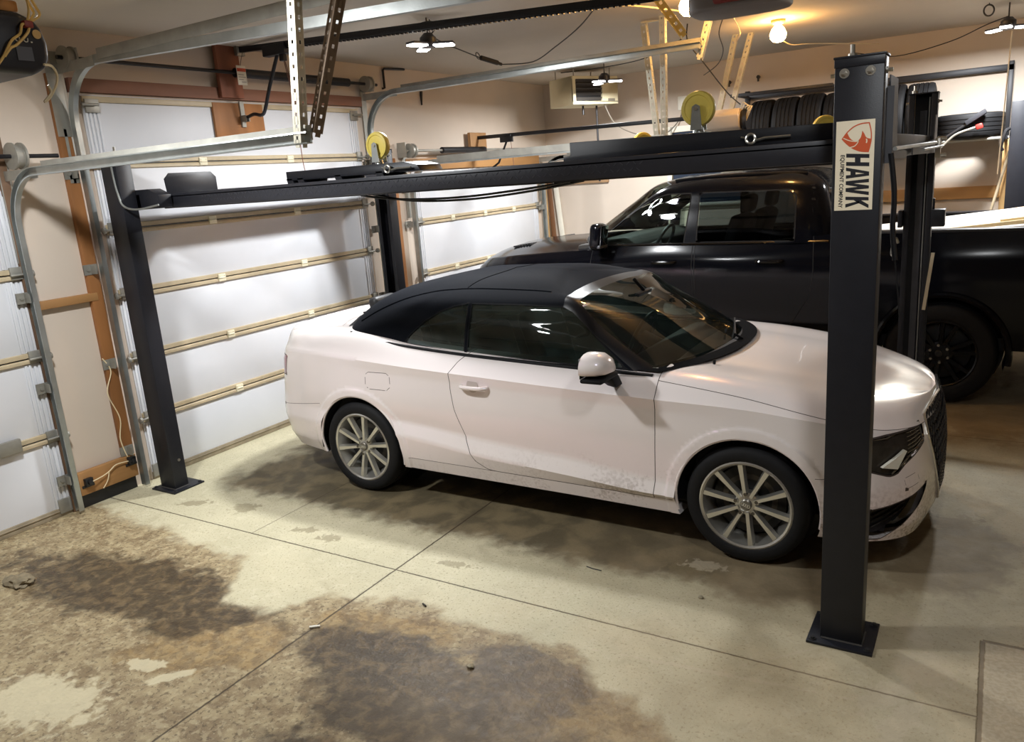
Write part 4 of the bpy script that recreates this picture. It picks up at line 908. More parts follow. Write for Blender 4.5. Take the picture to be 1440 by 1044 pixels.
class Shell:
    """dense two-sided surface through a control net, in vehicle space (x forward, Y to the near side, z up)"""
    def __init__(s, net, du, dv, crease=(), ccol=()):
        net = np.asarray(net, float); R, K, _ = net.shape
        tu = np.concatenate([[0], np.cumsum(np.linalg.norm(net[:, 1:]-net[:, :-1], axis=2).mean(0))])
        nu = int(tu[-1]/du)+1
        tq = np.unique(np.concatenate([np.linspace(a, b, max(2, int((b-a)/du)+2)) for a, b in zip(tu[:-1], tu[1:])]))
        A, uc = hermite(tu, net.transpose(1, 0, 2).reshape(K, -1), tq, ccol)
        A = A.reshape(len(tq), R, 3).transpose(1, 0, 2)
        tv = np.concatenate([[0], np.cumsum(np.linalg.norm(A[1:]-A[:-1], axis=2).mean(1))])
        vq = np.unique(np.concatenate([np.linspace(a, b, max(2, int((b-a)/dv)+2)) for a, b in zip(tv[:-1], tv[1:])]))
        B, vr = hermite(tv, A.reshape(R, -1), vq, crease)
        B = B.reshape(len(vq), len(tq), 3)
        s.bm = bm = bmesh.new(); s.lu = bm.verts.layers.float.new('pu'); s.lv = bm.verts.layers.float.new('pv')
        for sg in (1, -1):
            g = [[None]*len(tq) for _ in vq]
            for j in range(len(vq)):
                for i in range(len(tq)):
                    x, y, z = B[j, i]
                    v = bm.verts.new((x, sg*max(y, 0), z)); v[s.lu] = uc[i]; v[s.lv] = vr[j]; g[j][i] = v
            for j in range(len(vq)-1):
                for i in range(len(tq)-1):
                    q = [g[j][i], g[j][i+1], g[j+1][i+1], g[j+1][i]]
                    bm.faces.new(q if sg > 0 else q[::-1])
        bmesh.ops.remove_doubles(bm, verts=bm.verts, dist=1e-4)
    def arr(s):
        vs = list(s.bm.verts)
        a = np.array([(v.co.x, v.co.y, v.co.z, v[s.lu], v[s.lv]) for v in vs])
        return vs, a
    def cut(s, fn, eps=4e-4):
        bm = s.bm; vs, a = s.arr(); val = dict(zip(vs, fn(*a.T)))
        on = set(v for v in vs if abs(val[v]) < eps)
        for e in list(bm.edges):
            p, q = e.verts
            if p in on or q in on: continue
            vp, vq = val[p], val[q]
            if vp*vq < 0:
                t = vp/(vp-vq); u, w = p[s.lu]*(1-t)+q[s.lu]*t, p[s.lv]*(1-t)+q[s.lv]*t
                co = p.co.lerp(q.co, t)
                _, nv = bmesh.utils.edge_split(e, p, t); nv.co = co; nv[s.lu] = u; nv[s.lv] = w
                on.add(nv)
        fs = set(f for v in on for f in v.link_faces)
        for f in fs:
            o = [v for v in f.verts if v in on]
            if len(o) == 2 and not any(o[1] in e.verts for e in o[0].link_edges if f in e.link_faces):
                try: bmesh.utils.face_split(f, o[0], o[1])
                except ValueError: pass
    def fvals(s, fn):
        fs = list(s.bm.faces)
        a = np.array([tuple(f.calc_center_median())+(sum(v[s.lu] for v in f.verts)/len(f.verts), sum(v[s.lv] for v in f.verts)/len(f.verts)) for f in fs])
        return fs, fn(*a.T)
    def take(s, fn):
        """cut along fn = 0 and lift the inside off as a new bmesh"""
        fs, v = s.fvals(fn)
        return s.lift([f for f, x in zip(fs, v) if x < 0])
    def lift(s, ins):
        nb = bmesh.new(); mp = {}
        for f in ins:
            q = []
            for w in f.verts:
                if w not in mp: mp[w] = nb.verts.new(w.co)
                q.append(mp[w])
            try: nf = nb.faces.new(q); nf.material_index = f.material_index
            except ValueError: pass
        bmesh.ops.delete(s.bm, geom=ins, context='FACES')
        return nb
    def seam(s, fn, g=.0022):
        """mark a thin dark line along fn = 0"""
        s.cut(lambda *a: fn(*a)-g); s.cut(lambda *a: fn(*a)+g)
        fs, v = s.fvals(fn)
        for f, x in zip(fs, v):
            if abs(x) < g: f.material_index = 1
    def panel(s, fn, g=.0022):
        s.seam(fn, g); return s.take(lambda *a: fn(*a)+g)
    def drop(s, fn):
        s.cut(fn); nb = s.take(fn); nb.free()
def sdp(px, py, poly, r=0.):
    P = np.asarray(poly, float); d = np.full(px.shape, 1e9); sgn = np.ones(px.shape)
    for i in range(len(P)):
        a, b = P[i], P[i-1]
        e = b-a; wx, wy = px-a[0], py-a[1]
        t = np.clip((wx*e[0]+wy*e[1])/max(e@e, 1e-12), 0, 1)
        d = np.minimum(d, (wx-e[0]*t)**2+(wy-e[1]*t)**2)
        c1 = py >= a[1]; c2 = py < b[1]; c3 = e[0]*wy > e[1]*wx
        sgn = np.where((c1 & c2 & c3) | (~c1 & ~c2 & ~c3), -sgn, sgn)
    return sgn*np.sqrt(d)-r
def side(poly, ymin=.45, r=0., xmax=None):
    return lambda X, Y, Z, U, Vv: np.where(np.abs(Y) > ymin, sdp(X, Z, poly, r), .5)
def done(bm, T, name, m, parent, smooth=40, push=0.):
    if push:
        bm.normal_update()
        c = sum((v.co for v in bm.verts), Vector())/max(1, len(bm.verts))
        for v in bm.verts:
            n = v.normal.copy()
            if n.dot(v.co-Vector((1.3,0,.7))) < 0: n = -n
            v.co += n*push
    for v in bm.verts: v.co = Vector(T(*v.co))
    bmesh.ops.recalc_face_normals(bm, faces=bm.faces)
    return link(name, bm, m, parent, None, smooth)
def halves(bm):
    """split a bmesh into its Y>0 and Y<0 sides"""
    out = []
    for sg in (1, -1):
        nb = bmesh.new(); mp = {}
        for f in bm.faces:
            if f.calc_center_median().y*sg > 0:
                q = []
                for w in f.verts:
                    if w not in mp: mp[w] = nb.verts.new(w.co)
                    q.append(mp[w])
                nf = nb.faces.new(q); nf.material_index = f.material_index
        out.append(nb)
    bm.free(); return out
def XF(mb, T):
    mb.v = [tuple(T(*v)) for v in mb.v]; return mb

def paint_material():
    m = bpy.data.materials.new('white_pearl_paint'); m.use_nodes = True
    nt = m.node_tree; N = nt.nodes; L = nt.links; b = N['Principled BSDF']
    b.inputs['Roughness'].default_value = .24; b.inputs['Coat Weight'].default_value = .35; b.inputs['Coat Roughness'].default_value = .04; b.inputs['Specular IOR Level'].default_value = .5; b.inputs['Thin Film Thickness'].default_value = 500; b.inputs['Thin Film IOR'].default_value = 1.7
    geo = N.new('ShaderNodeNewGeometry'); sp = N.new('ShaderNodeSeparateXYZ'); L.new(geo.outputs['Position'], sp.inputs[0])
    mr = N.new('ShaderNodeMapRange'); L.new(sp.outputs[2], mr.inputs[0]); mr.inputs[1].default_value = .52; mr.inputs[2].default_value = .18
    n = N.new('ShaderNodeTexNoise'); n.inputs['Scale'].default_value = 55; n.inputs['Detail'].default_value = 6; L.new(geo.outputs['Position'], n.inputs['Vector'])
    n2 = N.new('ShaderNodeTexNoise'); n2.inputs['Scale'].default_value = 3.5; n2.inputs['Detail'].default_value = 3; L.new(geo.outputs['Position'], n2.inputs['Vector'])
    a = N.new('ShaderNodeMath'); a.operation = 'MULTIPLY'; L.new(n.outputs[0], a.inputs[0]); L.new(n2.outputs[0], a.inputs[1])
    r = N.new('ShaderNodeMapRange'); L.new(a.outputs[0], r.inputs[0]); r.inputs[1].default_value = .26; r.inputs[2].default_value = .38
    k = N.new('ShaderNodeMath'); k.operation = 'MULTIPLY'; L.new(r.outputs[0], k.inputs[0]); L.new(mr.outputs[0], k.inputs[1])
    xr = N.new('ShaderNodeMapRange'); L.new(sp.outputs[0], xr.inputs[0]); xr.inputs[1].default_value = .9; xr.inputs[2].default_value = 2.1; xr.inputs[3].default_value = .15; xr.inputs[4].default_value = .75
    k2 = N.new('ShaderNodeMath'); k2.operation = 'MULTIPLY'; L.new(k.outputs[0], k2.inputs[0]); L.new(xr.outputs[0], k2.inputs[1])
    mx = N.new('ShaderNodeMix'); mx.data_type = 'RGBA'; L.new(k2.outputs[0], mx.inputs[0])
    mx.inputs[6].default_value = S(247,239,236); mx.inputs[7].default_value = S(132,112,92)
    L.new(mx.outputs[2], b.inputs['Base Color'])
    return m
PAINT = paint_material()
SEAM = mat('panel_gap', S(70,60,56), .8)
FABRIC = mat('soft_top_fabric', S(15,18,25), .9, 0, .12, 60, bump=.10, bscale=500, spec=.12)
GLOSSB = mat('gloss_black', S(12,13,16), .12, coat=.5)
GLASSD = glass('tinted_side_glass', (.30,.38,.36,1), ior=1.7, haze=.07)
GLASSW = glass('windscreen_glass', (.66,.70,.62,1), ior=2.0, haze=.03)
TRIMB = mat('trim_black', S(14,15,18), .6, spec=.2)
INT = mat('dark_interior', S(38,38,38), .7)
SILVER = mat('silver_alloy', S(204,202,196), .30, .85)
DISC = mat('brake_disc', S(92,88,84), .45, .8)

# ------------------------------------------------------------------ wheels
def wheel(c, r, w, rr, parent, style):
    """outer face towards -y"""
    c = Vector(c); h = w/2
    p = [(rr-.012,-h*.80),(rr,-h*.90),(rr+.012,-h*.97),(rr+.03,-h),(r*.90,-h*.98),(r*.955,-h*.90),(r*.985,-h*.76)]
    for g in (-.45,-.15,.15,.45): p += [(r,h*(g-.05)),(r*.978,h*(g-.035)),(r*.978,h*(g+.035)),(r,h*(g+.05))]
    p += [(r*.985,h*.76),(r*.955,h*.90),(r*.90,h*.98),(rr+.03,h),(rr,h*.9),(rr-.012,h*.8)]
    o = MB().lathe(p, c, (0,1,0), 56, True).build('wheel', RUBBER, parent, origin=c, smooth=45)
    # raised sidewall ring
    m_rim = SILVER if style == 'car' else mat('black_alloy', S(22,23,27), .28, .4)
    rm = MB()
    rm.lathe([(rr+.004,-h*.92),(rr-.004,-h*.95),(rr-.014,-h*.90),(rr-.020,-h*.70),(rr-.035,-h*.40),(rr-.045,h*.3),(rr-.03,h*.9),(rr-.012,h*.9),(rr-.010,-h*.6),(rr+.004,-h*.80)], c, (0,1,0), 56, True)
    ns = 10 if style == 'car' else 6
    yo = -h*.72
    def P(a, rad, y, s=0.): return c+Vector((math.cos(a)*rad-math.sin(a)*s, y, math.sin(a)*rad+math.cos(a)*s))
    for k in range(ns):
        a = 2*PI*(k+.25)/ns
        if style == 'car':
            w0, w1 = .013, .019
            vs = []
            for rad, ww, y0, y1 in ((.045,w0,yo-.004,yo+.035),(.13,w0+.001,yo-.012,yo+.02),(rr-.016,w1,yo-.018,yo+.006)):
                vs += [P(a,rad,y1,-ww*1.1),P(a,rad,y0,-ww*.65),P(a,rad,y0,ww*.65),P(a,rad,y1,ww*1.1)]
            rm.add(vs, [(i*4+j,i*4+(j+1) % 4,(i+1)*4+(j+1) % 4,(i+1)*4+j) for i in range(2) for j in range(4)]+[(0,1,2,3),(8,11,10,9)])
        else:
            for sg in (-1,1):
                vs = []
                for rad, ww, off, y0, y1 in ((.07,.022,.012,yo+.0,yo+.05),(rr-.02,.020,.05,yo-.02,yo+.01)):
                    of = off*sg
                    vs += [P(a,rad,y1,of-ww),P(a,rad,y0,of-ww*.7),P(a,rad,y0,of+ww*.7),P(a,rad,y1,of+ww)]
                rm.add(vs, [(j,(j+1) % 4,4+(j+1) % 4,4+j) for j in range(4)]+[(0,1,2,3),(4,7,6,5)])
    hr = .062 if style == 'car' else .095
    rm.lathe([(0,yo+.004),(hr*.55,yo+.002),(hr,yo+.012),(hr+.006,yo+.03),(hr,yo+.06),(0,yo+.06)], c, (0,1,0), 32)
    rm.build('rim', m_rim, o, origin=c, smooth=38)
    MB().lathe([(0,-.01),(.14,-.01),(.145,-.006),(.145,.012),(.06,.03),(0,.03)], c, (0,1,0), 40).build('brake_disc', DISC, o, origin=c)
    MB().lathe([(0,-h*.15),(rr-.05,-h*.05),(rr-.05,0),(0,0)], c+Vector((0,.0,0)), (0,1,0), 32).build('inner_drum', BLACKP, o, origin=c)  # black disc standing in for the shadowed barrel behind the spokes
    cap = MB().lathe([(0,yo-.012),(.024,yo-.011),(.030,yo-.006),(.031,yo+.01),(0,yo+.01)], c, (0,1,0), 28).build('center_cap', mat('cap_grey', S(120,116,108), .35, .6) if style == 'car' else BLACKP, o, origin=c)
    if style == 'car':
        e = MB()
        for k in range(4): e.torus(c+Vector((-.0165+.011*k, yo-.013, 0)), .0072, .0014, (0,1,0), 16, 5)
        e.build('ring_emblem', CHROME, cap)
    for k in range(5 if style == 'car' else 6):
        a = 2*PI*(k+.5)/(5 if style == 'car' else 6)+.1; q = P(a, .056 if style == 'car' else .07, 0)
        q.y = c.y
        MB().cyl(q+Vector((0,yo+.012,0)), q+Vector((0,yo-.006 if style == 'car' else yo-.02,0)), .0095 if style == 'car' else .011, n=6 if style != 'car' else 12).build('wheel_bolt', mat('bolt_dark', S(96,92,86), .35, .8) if style == 'car' else BOLT, o, origin=q)
    return o
# ------------------------------------------------------------------ white convertible
CYC = .88
def TC(x, y, z): return (x, CYC-y, z)
car = thing('convertible_car', (1.3, CYC, 0), 'white two-door convertible with black fabric soft top parked under the lift', 'car')
def car_net():
    Xb = np.array([-.905,-.89,-.83,-.735,-.55,-.30,0,.45,1.0,1.6,2.15,2.6,2.95,3.19,3.33,3.40,3.42])
    wr = np.array([1,1,.9,.6,.1]+[0]*12); wf = np.array([0]*12+[.1,.4,.8,1,1])
    rows = []
    def row(dr, df, Y, Z): rows.append(np.stack([Xb+dr*wr+df*wf, np.array(Y, float), np.array(Z, float)], 1))
    Y1 = [0,.34,.63,.75,.805,.835,.845,.85,.85,.85,.85,.848,.83,.77,.63,.36,0]
    Z1 = [.24,.24,.24,.24,.235,.23,.225,.22,.217,.214,.208,.205,.20,.19,.18,.17,.17]
    row(.10,-.10,[y*.8 for y in Y1],[z-.01 for z in Z1])
    row(.02,-.02,Y1,Z1)
    row(-.03,.012,[0,.36,.665,.785,.84,.862,.868,.871,.873,.873,.873,.870,.85,.785,.64,.36,0],[.33,.33,.33,.33,.32,.31,.30,.298,.297,.295,.285,.28,.28,.27,.26,.25,.245])
    # flank: tuck, bright ledge, concave line, belly, groove, shoulder crease
    row(-.055,.018,[0,.375,.685,.805,.862,.885,.893,.896,.899,.899,.897,.882,.86,.79,.63,.35,0],[.47,.47,.47,.47,.47,.47,.465,.45,.392,.352,.318,.33,.37,.37,.36,.35,.34])
    row(-.055,.020,[0,.375,.68,.80,.855,.870,.872,.867,.865,.866,.872,.880,.862,.79,.625,.34,0],[.56,.56,.56,.56,.56,.56,.555,.54,.485,.442,.385,.40,.45,.46,.45,.43,.42])
    row(-.03,.012,[0,.37,.67,.795,.855,.878,.886,.889,.892,.892,.890,.886,.858,.775,.61,.33,0],[.68,.68,.68,.68,.675,.675,.67,.66,.65,.635,.62,.61,.60,.57,.55,.53,.52])
    row(-.01,0,[0,.36,.65,.782,.846,.870,.880,.886,.888,.888,.885,.878,.848,.765,.60,.32,0],[.85,.85,.865,.88,.895,.893,.88,.858,.838,.812,.792,.772,.742,.69,.65,.63,.62])
    row(.005,-.022,[0,.35,.63,.762,.838,.868,.884,.894,.898,.898,.893,.876,.838,.73,.57,.30,0],[.95,.95,.945,.95,.958,.955,.942,.918,.895,.870,.850,.832,.790,.742,.722,.705,.70])
    X8 = np.array([-.91,-.895,-.82,-.68,-.5,-.28,0,.45,1.0,1.6,2.10,2.55,2.9,3.13,3.275,3.355,3.38])
    Y8 = np.array([0,.34,.60,.72,.765,.785,.79,.79,.79,.79,.785,.765,.72,.62,.47,.25,0])
    Z8 = np.array([1.05,1.048,1.042,1.040,1.055,1.068,1.068,1.022,.988,.962,.945,.915,.862,.812,.788,.780,.778])
    X10 = np.array([-.91,-.89,-.82,-.72,-.58,-.45,0,.45,1.0,1.6,2.2,2.45,2.7,2.95,3.16,3.325,3.38])
    Z10 = np.array([1.05,1.055,1.06,1.068,1.078,1.09,1.08,1.05,1.02,1.0,.985,.955,.922,.884,.843,.803,.778])
    rows.append(np.stack([X8,Y8,Z8],1))
    rows.append(np.stack([X8*.5+X10*.5,Y8*.55,Z8+.74*(Z10-Z8)],1))
    rows.append(np.stack([X10,Y8*0,Z10],1))
    return np.stack(rows)
sh = Shell(car_net(), .022, .020, crease=(1,2,3,4,6,7))
from mathutils.bvhtree import BVHTree
BV = BVHTree.FromBMesh(sh.bm)
AR = .368
def arch(X,Y,Z,U,Vv):
    d = np.minimum(np.hypot(X, Z-.318), np.hypot(X-2.595, Z-.318))-AR
    return np.where((np.abs(Y) > .5) & (Vv < 7.2), d, .5)
sh.drop(arch)
def flare(lim): return lambda X,Y,Z,U,Vv: np.where((np.abs(Y) > .5) & (Vv < 6.4), np.minimum(np.hypot(X, Z-.318), np.hypot(X-2.595, Z-.318))-AR-lim, .5)
sh.cut(flare(.044)); sh.cut(flare(.056))
for v in sh.bm.verts:
    if abs(v.co.y) > .5 and v[sh.lv] < 6.4:
        dd = min(math.hypot(v.co.x, v.co.z-.318), math.hypot(v.co.x-2.595, v.co.z-.318))-AR
        if dd < .0565: v.co.y += math.copysign(.007*min(1, max(0, (.0562-dd)/.012)), v.co.y)
sh.drop(lambda X,Y,Z,U,Vv: np.maximum(np.maximum(-.05-X, X-2.12), np.maximum(np.abs(Y)-.70, 7.9-Vv)))
door_o = sh.panel(side([(2.125,1.15),(2.119,.957),(2.128,.837),(2.127,.66),(2.117,.457),(2.108,.29),(1.10,.297),(1.03,.302),(.945,.35),(.883,.473),(.824,.675),(.806,.80),(.805,.90),(.845,.965),(.94,1.05),(1.0,1.15)]))
fuel = sh.panel(side([(.145,.858),(.30,.860),(.322,.845),(.322,.775),(.29,.752),(.14,.752),(.118,.77),(.122,.84)], r=.004), .0018)
for n_, b_ in zip(('door','door'), halves(door_o)): d_ = done(b_, TC, 'door', PAINT, car); tag(d_, 'white car door'); 
DOORC = [o for o in bpy.data.objects if o.name.startswith('door') and o.parent == car]
for b_ in halves(fuel)[:1]: done(b_, TC, 'fuel_flap', PAINT, car)
# hood, boot lid
hood = sh.panel(lambda X,Y,Z,U,Vv: np.where(X > 1.9, np.maximum(np.interp(X,[2.1,2.6,3.0,3.2,3.5],[7.85,7.5,7.16,7.04,7.0])-Vv, 2.10-X)*.2, .5), .003)
done(hood, TC, 'hood', [PAINT, SEAM], car)
boot = sh.panel(lambda X,Y,Z,U,Vv: np.where(X < -.2, np.maximum(np.maximum(8.05-Vv, X+.56-.28*(np.abs(Y)/.62)**2), np.abs(Y)-.62), .5))
done(boot, TC, 'boot_lid', [PAINT, SEAM], car)
# front face: headlights, grille, side intakes
def front(poly, r=0.): return lambda X,Y,Z,U,Vv: np.where((X > 2.7) & (Vv < 8.0), sdp(X-np.abs(Y), Z, poly, r), .5)
hl = sh.panel(front([(2.14,.70),(2.5,.716),(2.87,.718),(2.885,.705),(2.865,.645),(2.80,.625),(2.64,.575),(2.56,.532),(2.5,.528),(2.3,.575)], .003), .004)
fi = sh.panel(front([(2.36,.36),(2.5,.375),(2.70,.40),(2.87,.435),(2.86,.405),(2.78,.345),(2.60,.265),(2.47,.205),(2.38,.205)], .003), .003)
gr = sh.panel(lambda X,Y,Z,U,Vv: np.where((X > 3.0) & (Vv < 8.3), sdp(np.abs(Y), Z, [(0,.755),(.28,.752),(.385,.735),(.44,.66),(.41,.55),(.29,.33),(.26,.27),(0,.27)], .003), .5), .003)
sh.seam(lambda X,Y,Z,U,Vv: np.where((X > 2.9) & (np.abs(Y) > .3) & (Vv < 6.2), sdp(X-np.abs(Y), Z, [(2.62,.50),(2.75,.515),(2.775,.46),(2.64,.445)]), .5), .0012)
sh.seam(lambda X,Y,Z,U,Vv: np.where((X > 2.6) & (X < 3.25) & (np.abs(Y) > .5), np.where((X > 2.93) & (X < 3.12), Z-.515, .5), .5), .0014)
sh.seam(lambda X,Y,Z,U,Vv: np.where((X < -.33) & (np.abs(Y) > .5), np.where(X > -.76, Z-(.60+.12*(X+.35)), .5), .5), .0014)
sh.seam(lambda X,Y,Z,U,Vv: np.where((np.abs(Y) > .5) & (X > .39) & (X < 2.21), Z-.297, .5), .0016)
tl = sh.panel(lambda X,Y,Z,U,Vv: np.where((X < -.55) & (Vv < 7.6), sdp(-X-.0*Y, Z, [(.66,.912),(.84,.925),(1.0,.925),(1.0,.76),(.84,.75),(.70,.775)])+np.where(np.abs(Y) < .40, .5, 0), .5), .003)
body_o = done(sh.bm, TC, 'body_shell', [PAINT, SEAM], car)
HLM = mat('headlight_dark', S(58,54,50), .25, .3, .2, 25)
for b_ in halves(hl):
    h_ = done(b_, TC, 'headlight', HLM, car, push=-.012)
for b_ in halves(fi): done(b_, TC, 'side_intake', BLACKP, car, push=-.05)
done(gr, TC, 'grille', BLACKP, car, push=-.015)
for b_ in halves(tl): done(b_, TC, 'tail_light', mat('tail_red', S(128,28,30), .15, coat=1.), car)
# honeycomb grille mesh, frame and headlight inserts
gm = MB()
def fx(Y, z):
    h = BV.ray_cast(Vector((6,Y,z)), Vector((-1,0,0)))[0]
    return h.x if h else 3.3
for j in range(11):
    for i in range(-8, 9):
        Y = i*.050+(.025 if j % 2 else 0); z = .30+.043*j
        lim = np.interp(z, [.27,.33,.55,.66,.735,.755], [.24,.27,.39,.42,.36,.26])
        if abs(Y) > lim: continue
        gm.tube([(fx(Y,z)+.004, Y+.026*math.cos(PI/3*k+PI/6), z+.026*math.sin(PI/3*k+PI/6)) for k in range(6)], .0042, 5, True)
XF(gm, TC).build('honeycomb', mat('grille_gloss', S(60,60,64), .18, .6), [o for o in car.children if o.name.startswith('grille')][0])
fr_ = []
for Y, z in ((0,.765),(.28,.762),(.395,.742),(.452,.66),(.42,.548),(.30,.325),(.268,.262),(0,.262)): fr_.append((fx(Y,z)+.006, Y, z))
loop = fr_+[(x,-y,z) for x,y,z in fr_[-2:0:-1]]
XF(MB().tube(loop, .008, 8, True), TC).build('grille_frame', CHROME, [o for o in car.children if o.name.startswith('grille')][0])
for o in [o for o in car.children if o.name.startswith('headlight')]:
    sg = 1 if o.matrix_world.translation.y < CYC else 1
heads = [o for o in car.children if o.name.startswith('headlight')]
for o, sg in zip(heads, (1,-1)):
    def hp(s_, z, d=0.):   # point on the corner surface from arc coordinate s = x-|Y|
        h = BV.ray_cast(Vector((s_+2, 2*sg, z)), Vector((-1,-sg,0)).normalized())[0] or Vector((s_+.6,.6*sg,z)); d -= .004; return (h.x+.7*d, h.y+sg*.7*d, z)
    XF(MB().prism([hp(2.44,.575),hp(2.555,.558),hp(2.64,.635),hp(2.625,.642),hp(2.55,.615)], (.012,.012*sg,0)), TC).build('white_reflector', WHITEP, o)
    q = MB()
    for k in range(7): q.tube([hp(2.66+.004*k,.60+.018*k,.002), hp(2.75,.613+.016*k,.002), hp(2.83,.632+.013*k,.002)], .0022, 5)
    q.tube([hp(2.22,.69,.004),hp(2.5,.706,.004),hp(2.86,.732,.004),hp(2.845,.65,.004),hp(2.63,.58,.004),hp(2.52,.535,.004)], .004, 6)
    XF(q, TC).build('lens_ribs', mat('rib_grey', S(120,112,100), .25, .5), o)
for sg in (1,-1):
    q = MB()
    for k in range(4):
        pts = []
        for s_ in (2.42,2.52,2.60,2.68):
            z = .265+.028*k+(s_-2.45)*.30; h = BV.ray_cast(Vector((s_+2, 2*sg, z)), Vector((-1,-sg,0)).normalized())[0]
            pts.append((h.x-.03, h.y-sg*.03, z))
        q.tube(pts, .005, 6)
    XF(q, TC).build('intake_bars', GLOSSB, [o for o in car.children if o.name.startswith('side_intake')][0 if sg > 0 else 1])
# wheel arches: lips and liners
for ax in (0, 2.595):
    for sg in (1,-1):
        a0, a1 = -.22, PI+.22
        lp = []
        for k in range(41):
            a = a0+(a1-a0)*k/40; x, z = ax+(AR-.002)*math.cos(a), .318+(AR-.002)*math.sin(a)
            yb = np.interp(x, [-.55,-.3,0,.45,2.15,2.6,2.95,3.1], [.855,.872,.882,.882,.884,.882,.855,.81])
            if z < .36: yb -= .02*(.36-z)/.1
            lp.append((x, sg*yb, z))
        XF(MB().tube(lp, .009, 8), TC).build('arch_lip', PAINT, car)
        ln_ = MB(); n = 24
        vs = []
        for k in range(n+1):
            a = -.12+(PI+.24)*k/n; x, z = ax+(AR+.004)*math.cos(a), .318+(AR+.004)*math.sin(a)
            vs += [(x, sg*.87*(1 if abs(x-2.6) < .35 or ax == 0 else .97), z), (x, sg*.55, z)]
        ln_.add(vs, [(2*k,2*k+1,2*k+3,2*k+2) for k in range(n)]); ln_.add([(ax+(AR+.004)*math.cos(2*PI*k/24), sg*.55, .318+(AR+.004)*math.sin(2*PI*k/24)) for k in range(24)], [tuple(range(24))])
        XF(ln_, TC).build('wheel_liner', BLACKP, car)
XF(MB().box((-.70,-.66,.20),(3.22,.66,.24)), TC).build('underbody', BLACKP, car)
XF(MB().tube([(3.10,.64,.16),(3.255,.5,.155),(3.345,.3,.155),(3.37,0,.155),(3.345,-.3,.155),(3.255,-.5,.155),(3.10,-.64,.16)], .026, 8), TC).build('chin_spoiler', BLACKP, car)
# greenhouse
def roof_net():
    X = [[-.50,-.34,-.20,-.10,.30,.80,1.2,1.55,1.85,2.07,2.20,2.29,2.32],[-.40,-.27,-.14,0.0,.34,.80,1.18,1.5,1.72,1.86,2.0,2.08,2.11],[-.20,-.12,0.0,.17,.46,.80,1.14,1.4,1.56,1.68,1.80,1.87,1.89],
         [.10,.12,.2,.40,.58,.82,1.12,1.33,1.44,1.53,1.60,1.64,1.65],[.35,.37,.43,.55,.70,.88,1.12,1.28,1.36,1.43,1.48,1.50,1.505],[.6,.62,.66,.73,.82,.92,1.04,1.12,1.17,1.20,1.22,1.24,1.25]]
    Y = [[0,.40,.64,.735,.765,.77,.77,.77,.77,.755,.55,.28,0],[0,.38,.60,.70,.733,.738,.738,.737,.733,.715,.54,.275,0],[0,.36,.56,.645,.675,.685,.685,.683,.678,.665,.52,.265,0],
         [0,.33,.50,.585,.61,.62,.62,.618,.612,.60,.49,.255,0],[0,.27,.40,.47,.49,.50,.50,.50,.50,.50,.44,.24,0],[0]*13]
    Z = [[1.085,1.083,1.08,1.078,1.025,.99,.975,.962,.952,.942,.955,.972,.98],[1.15,1.15,1.15,1.14,1.11,1.09,1.085,1.08,1.075,1.07,1.078,1.086,1.09],[1.25,1.25,1.245,1.23,1.215,1.205,1.20,1.195,1.19,1.185,1.194,1.205,1.208],
         [1.345,1.34,1.325,1.315,1.315,1.315,1.314,1.315,1.317,1.318,1.302,1.296,1.294],[1.395,1.392,1.385,1.378,1.378,1.38,1.38,1.372,1.360,1.343,1.336,1.335,1.335],[1.42,1.42,1.422,1.425,1.428,1.43,1.43,1.428,1.423,1.416,1.408,1.402,1.399]]
    return np.stack([np.array(X),np.array(Y),np.array(Z)],2)
rf = Shell(roof_net(), .022, .020); RBV = BVHTree.FromBMesh(rf.bm)
def onroof(x, Y, z=0):
    h = RBV.ray_cast(Vector((x,Y,3)), Vector((0,0,-1)))[0]
    return (x, Y, h.z+.001 if h else z)
rq = rf.panel(side([(.375,1.043),(.42,1.10),(.52,1.185),(.62,1.238),(.72,1.272),(.825,1.290),(.848,1.0)], .4), .004)
rs = rf.panel(side([(.870,.998),(.852,1.290),(1.20,1.290),(1.50,1.283),(1.56,1.255),(1.92,.972),(1.6,.977),(1.2,.988)], .4), .004)
def xh(Y): return 1.488+.045*(np.abs(Y)/.6)**2
ws_ = rf.panel(lambda X,Y,Z,U,Vv: np.where(X > 1.2, np.maximum(np.maximum((9.22-U)*.2, xh(Y)+.03-X), (.10-Vv)*.12), .5), .004)
frf = lambda X,Y,Z,U,Vv: np.where(X > .9, np.minimum(np.maximum(np.maximum((8.62-U)*.2, (Vv-3.02)*.1), (Z-1.322)), np.maximum(np.maximum(xh(Y)-.05-X, np.abs(Y)-.66), 1.20-Z)), .5)
rf.cut(frf); fr2 = rf.take(frf)
for b_, n_ in zip(halves(rq)+halves(rs), ('quarter_window','quarter_window','side_window','side_window')): done(b_, TC, n_, GLASSD, car, push=-.006)
done(ws_, TC, 'windscreen', GLASSW, car)
fo = done(fr2, TC, 'windscreen_frame', mat('frame_dark_grey', S(30,30,34), .35, .1), car)
top = done(rf.bm, TC, 'soft_top', [FABRIC, TRIMB], car)
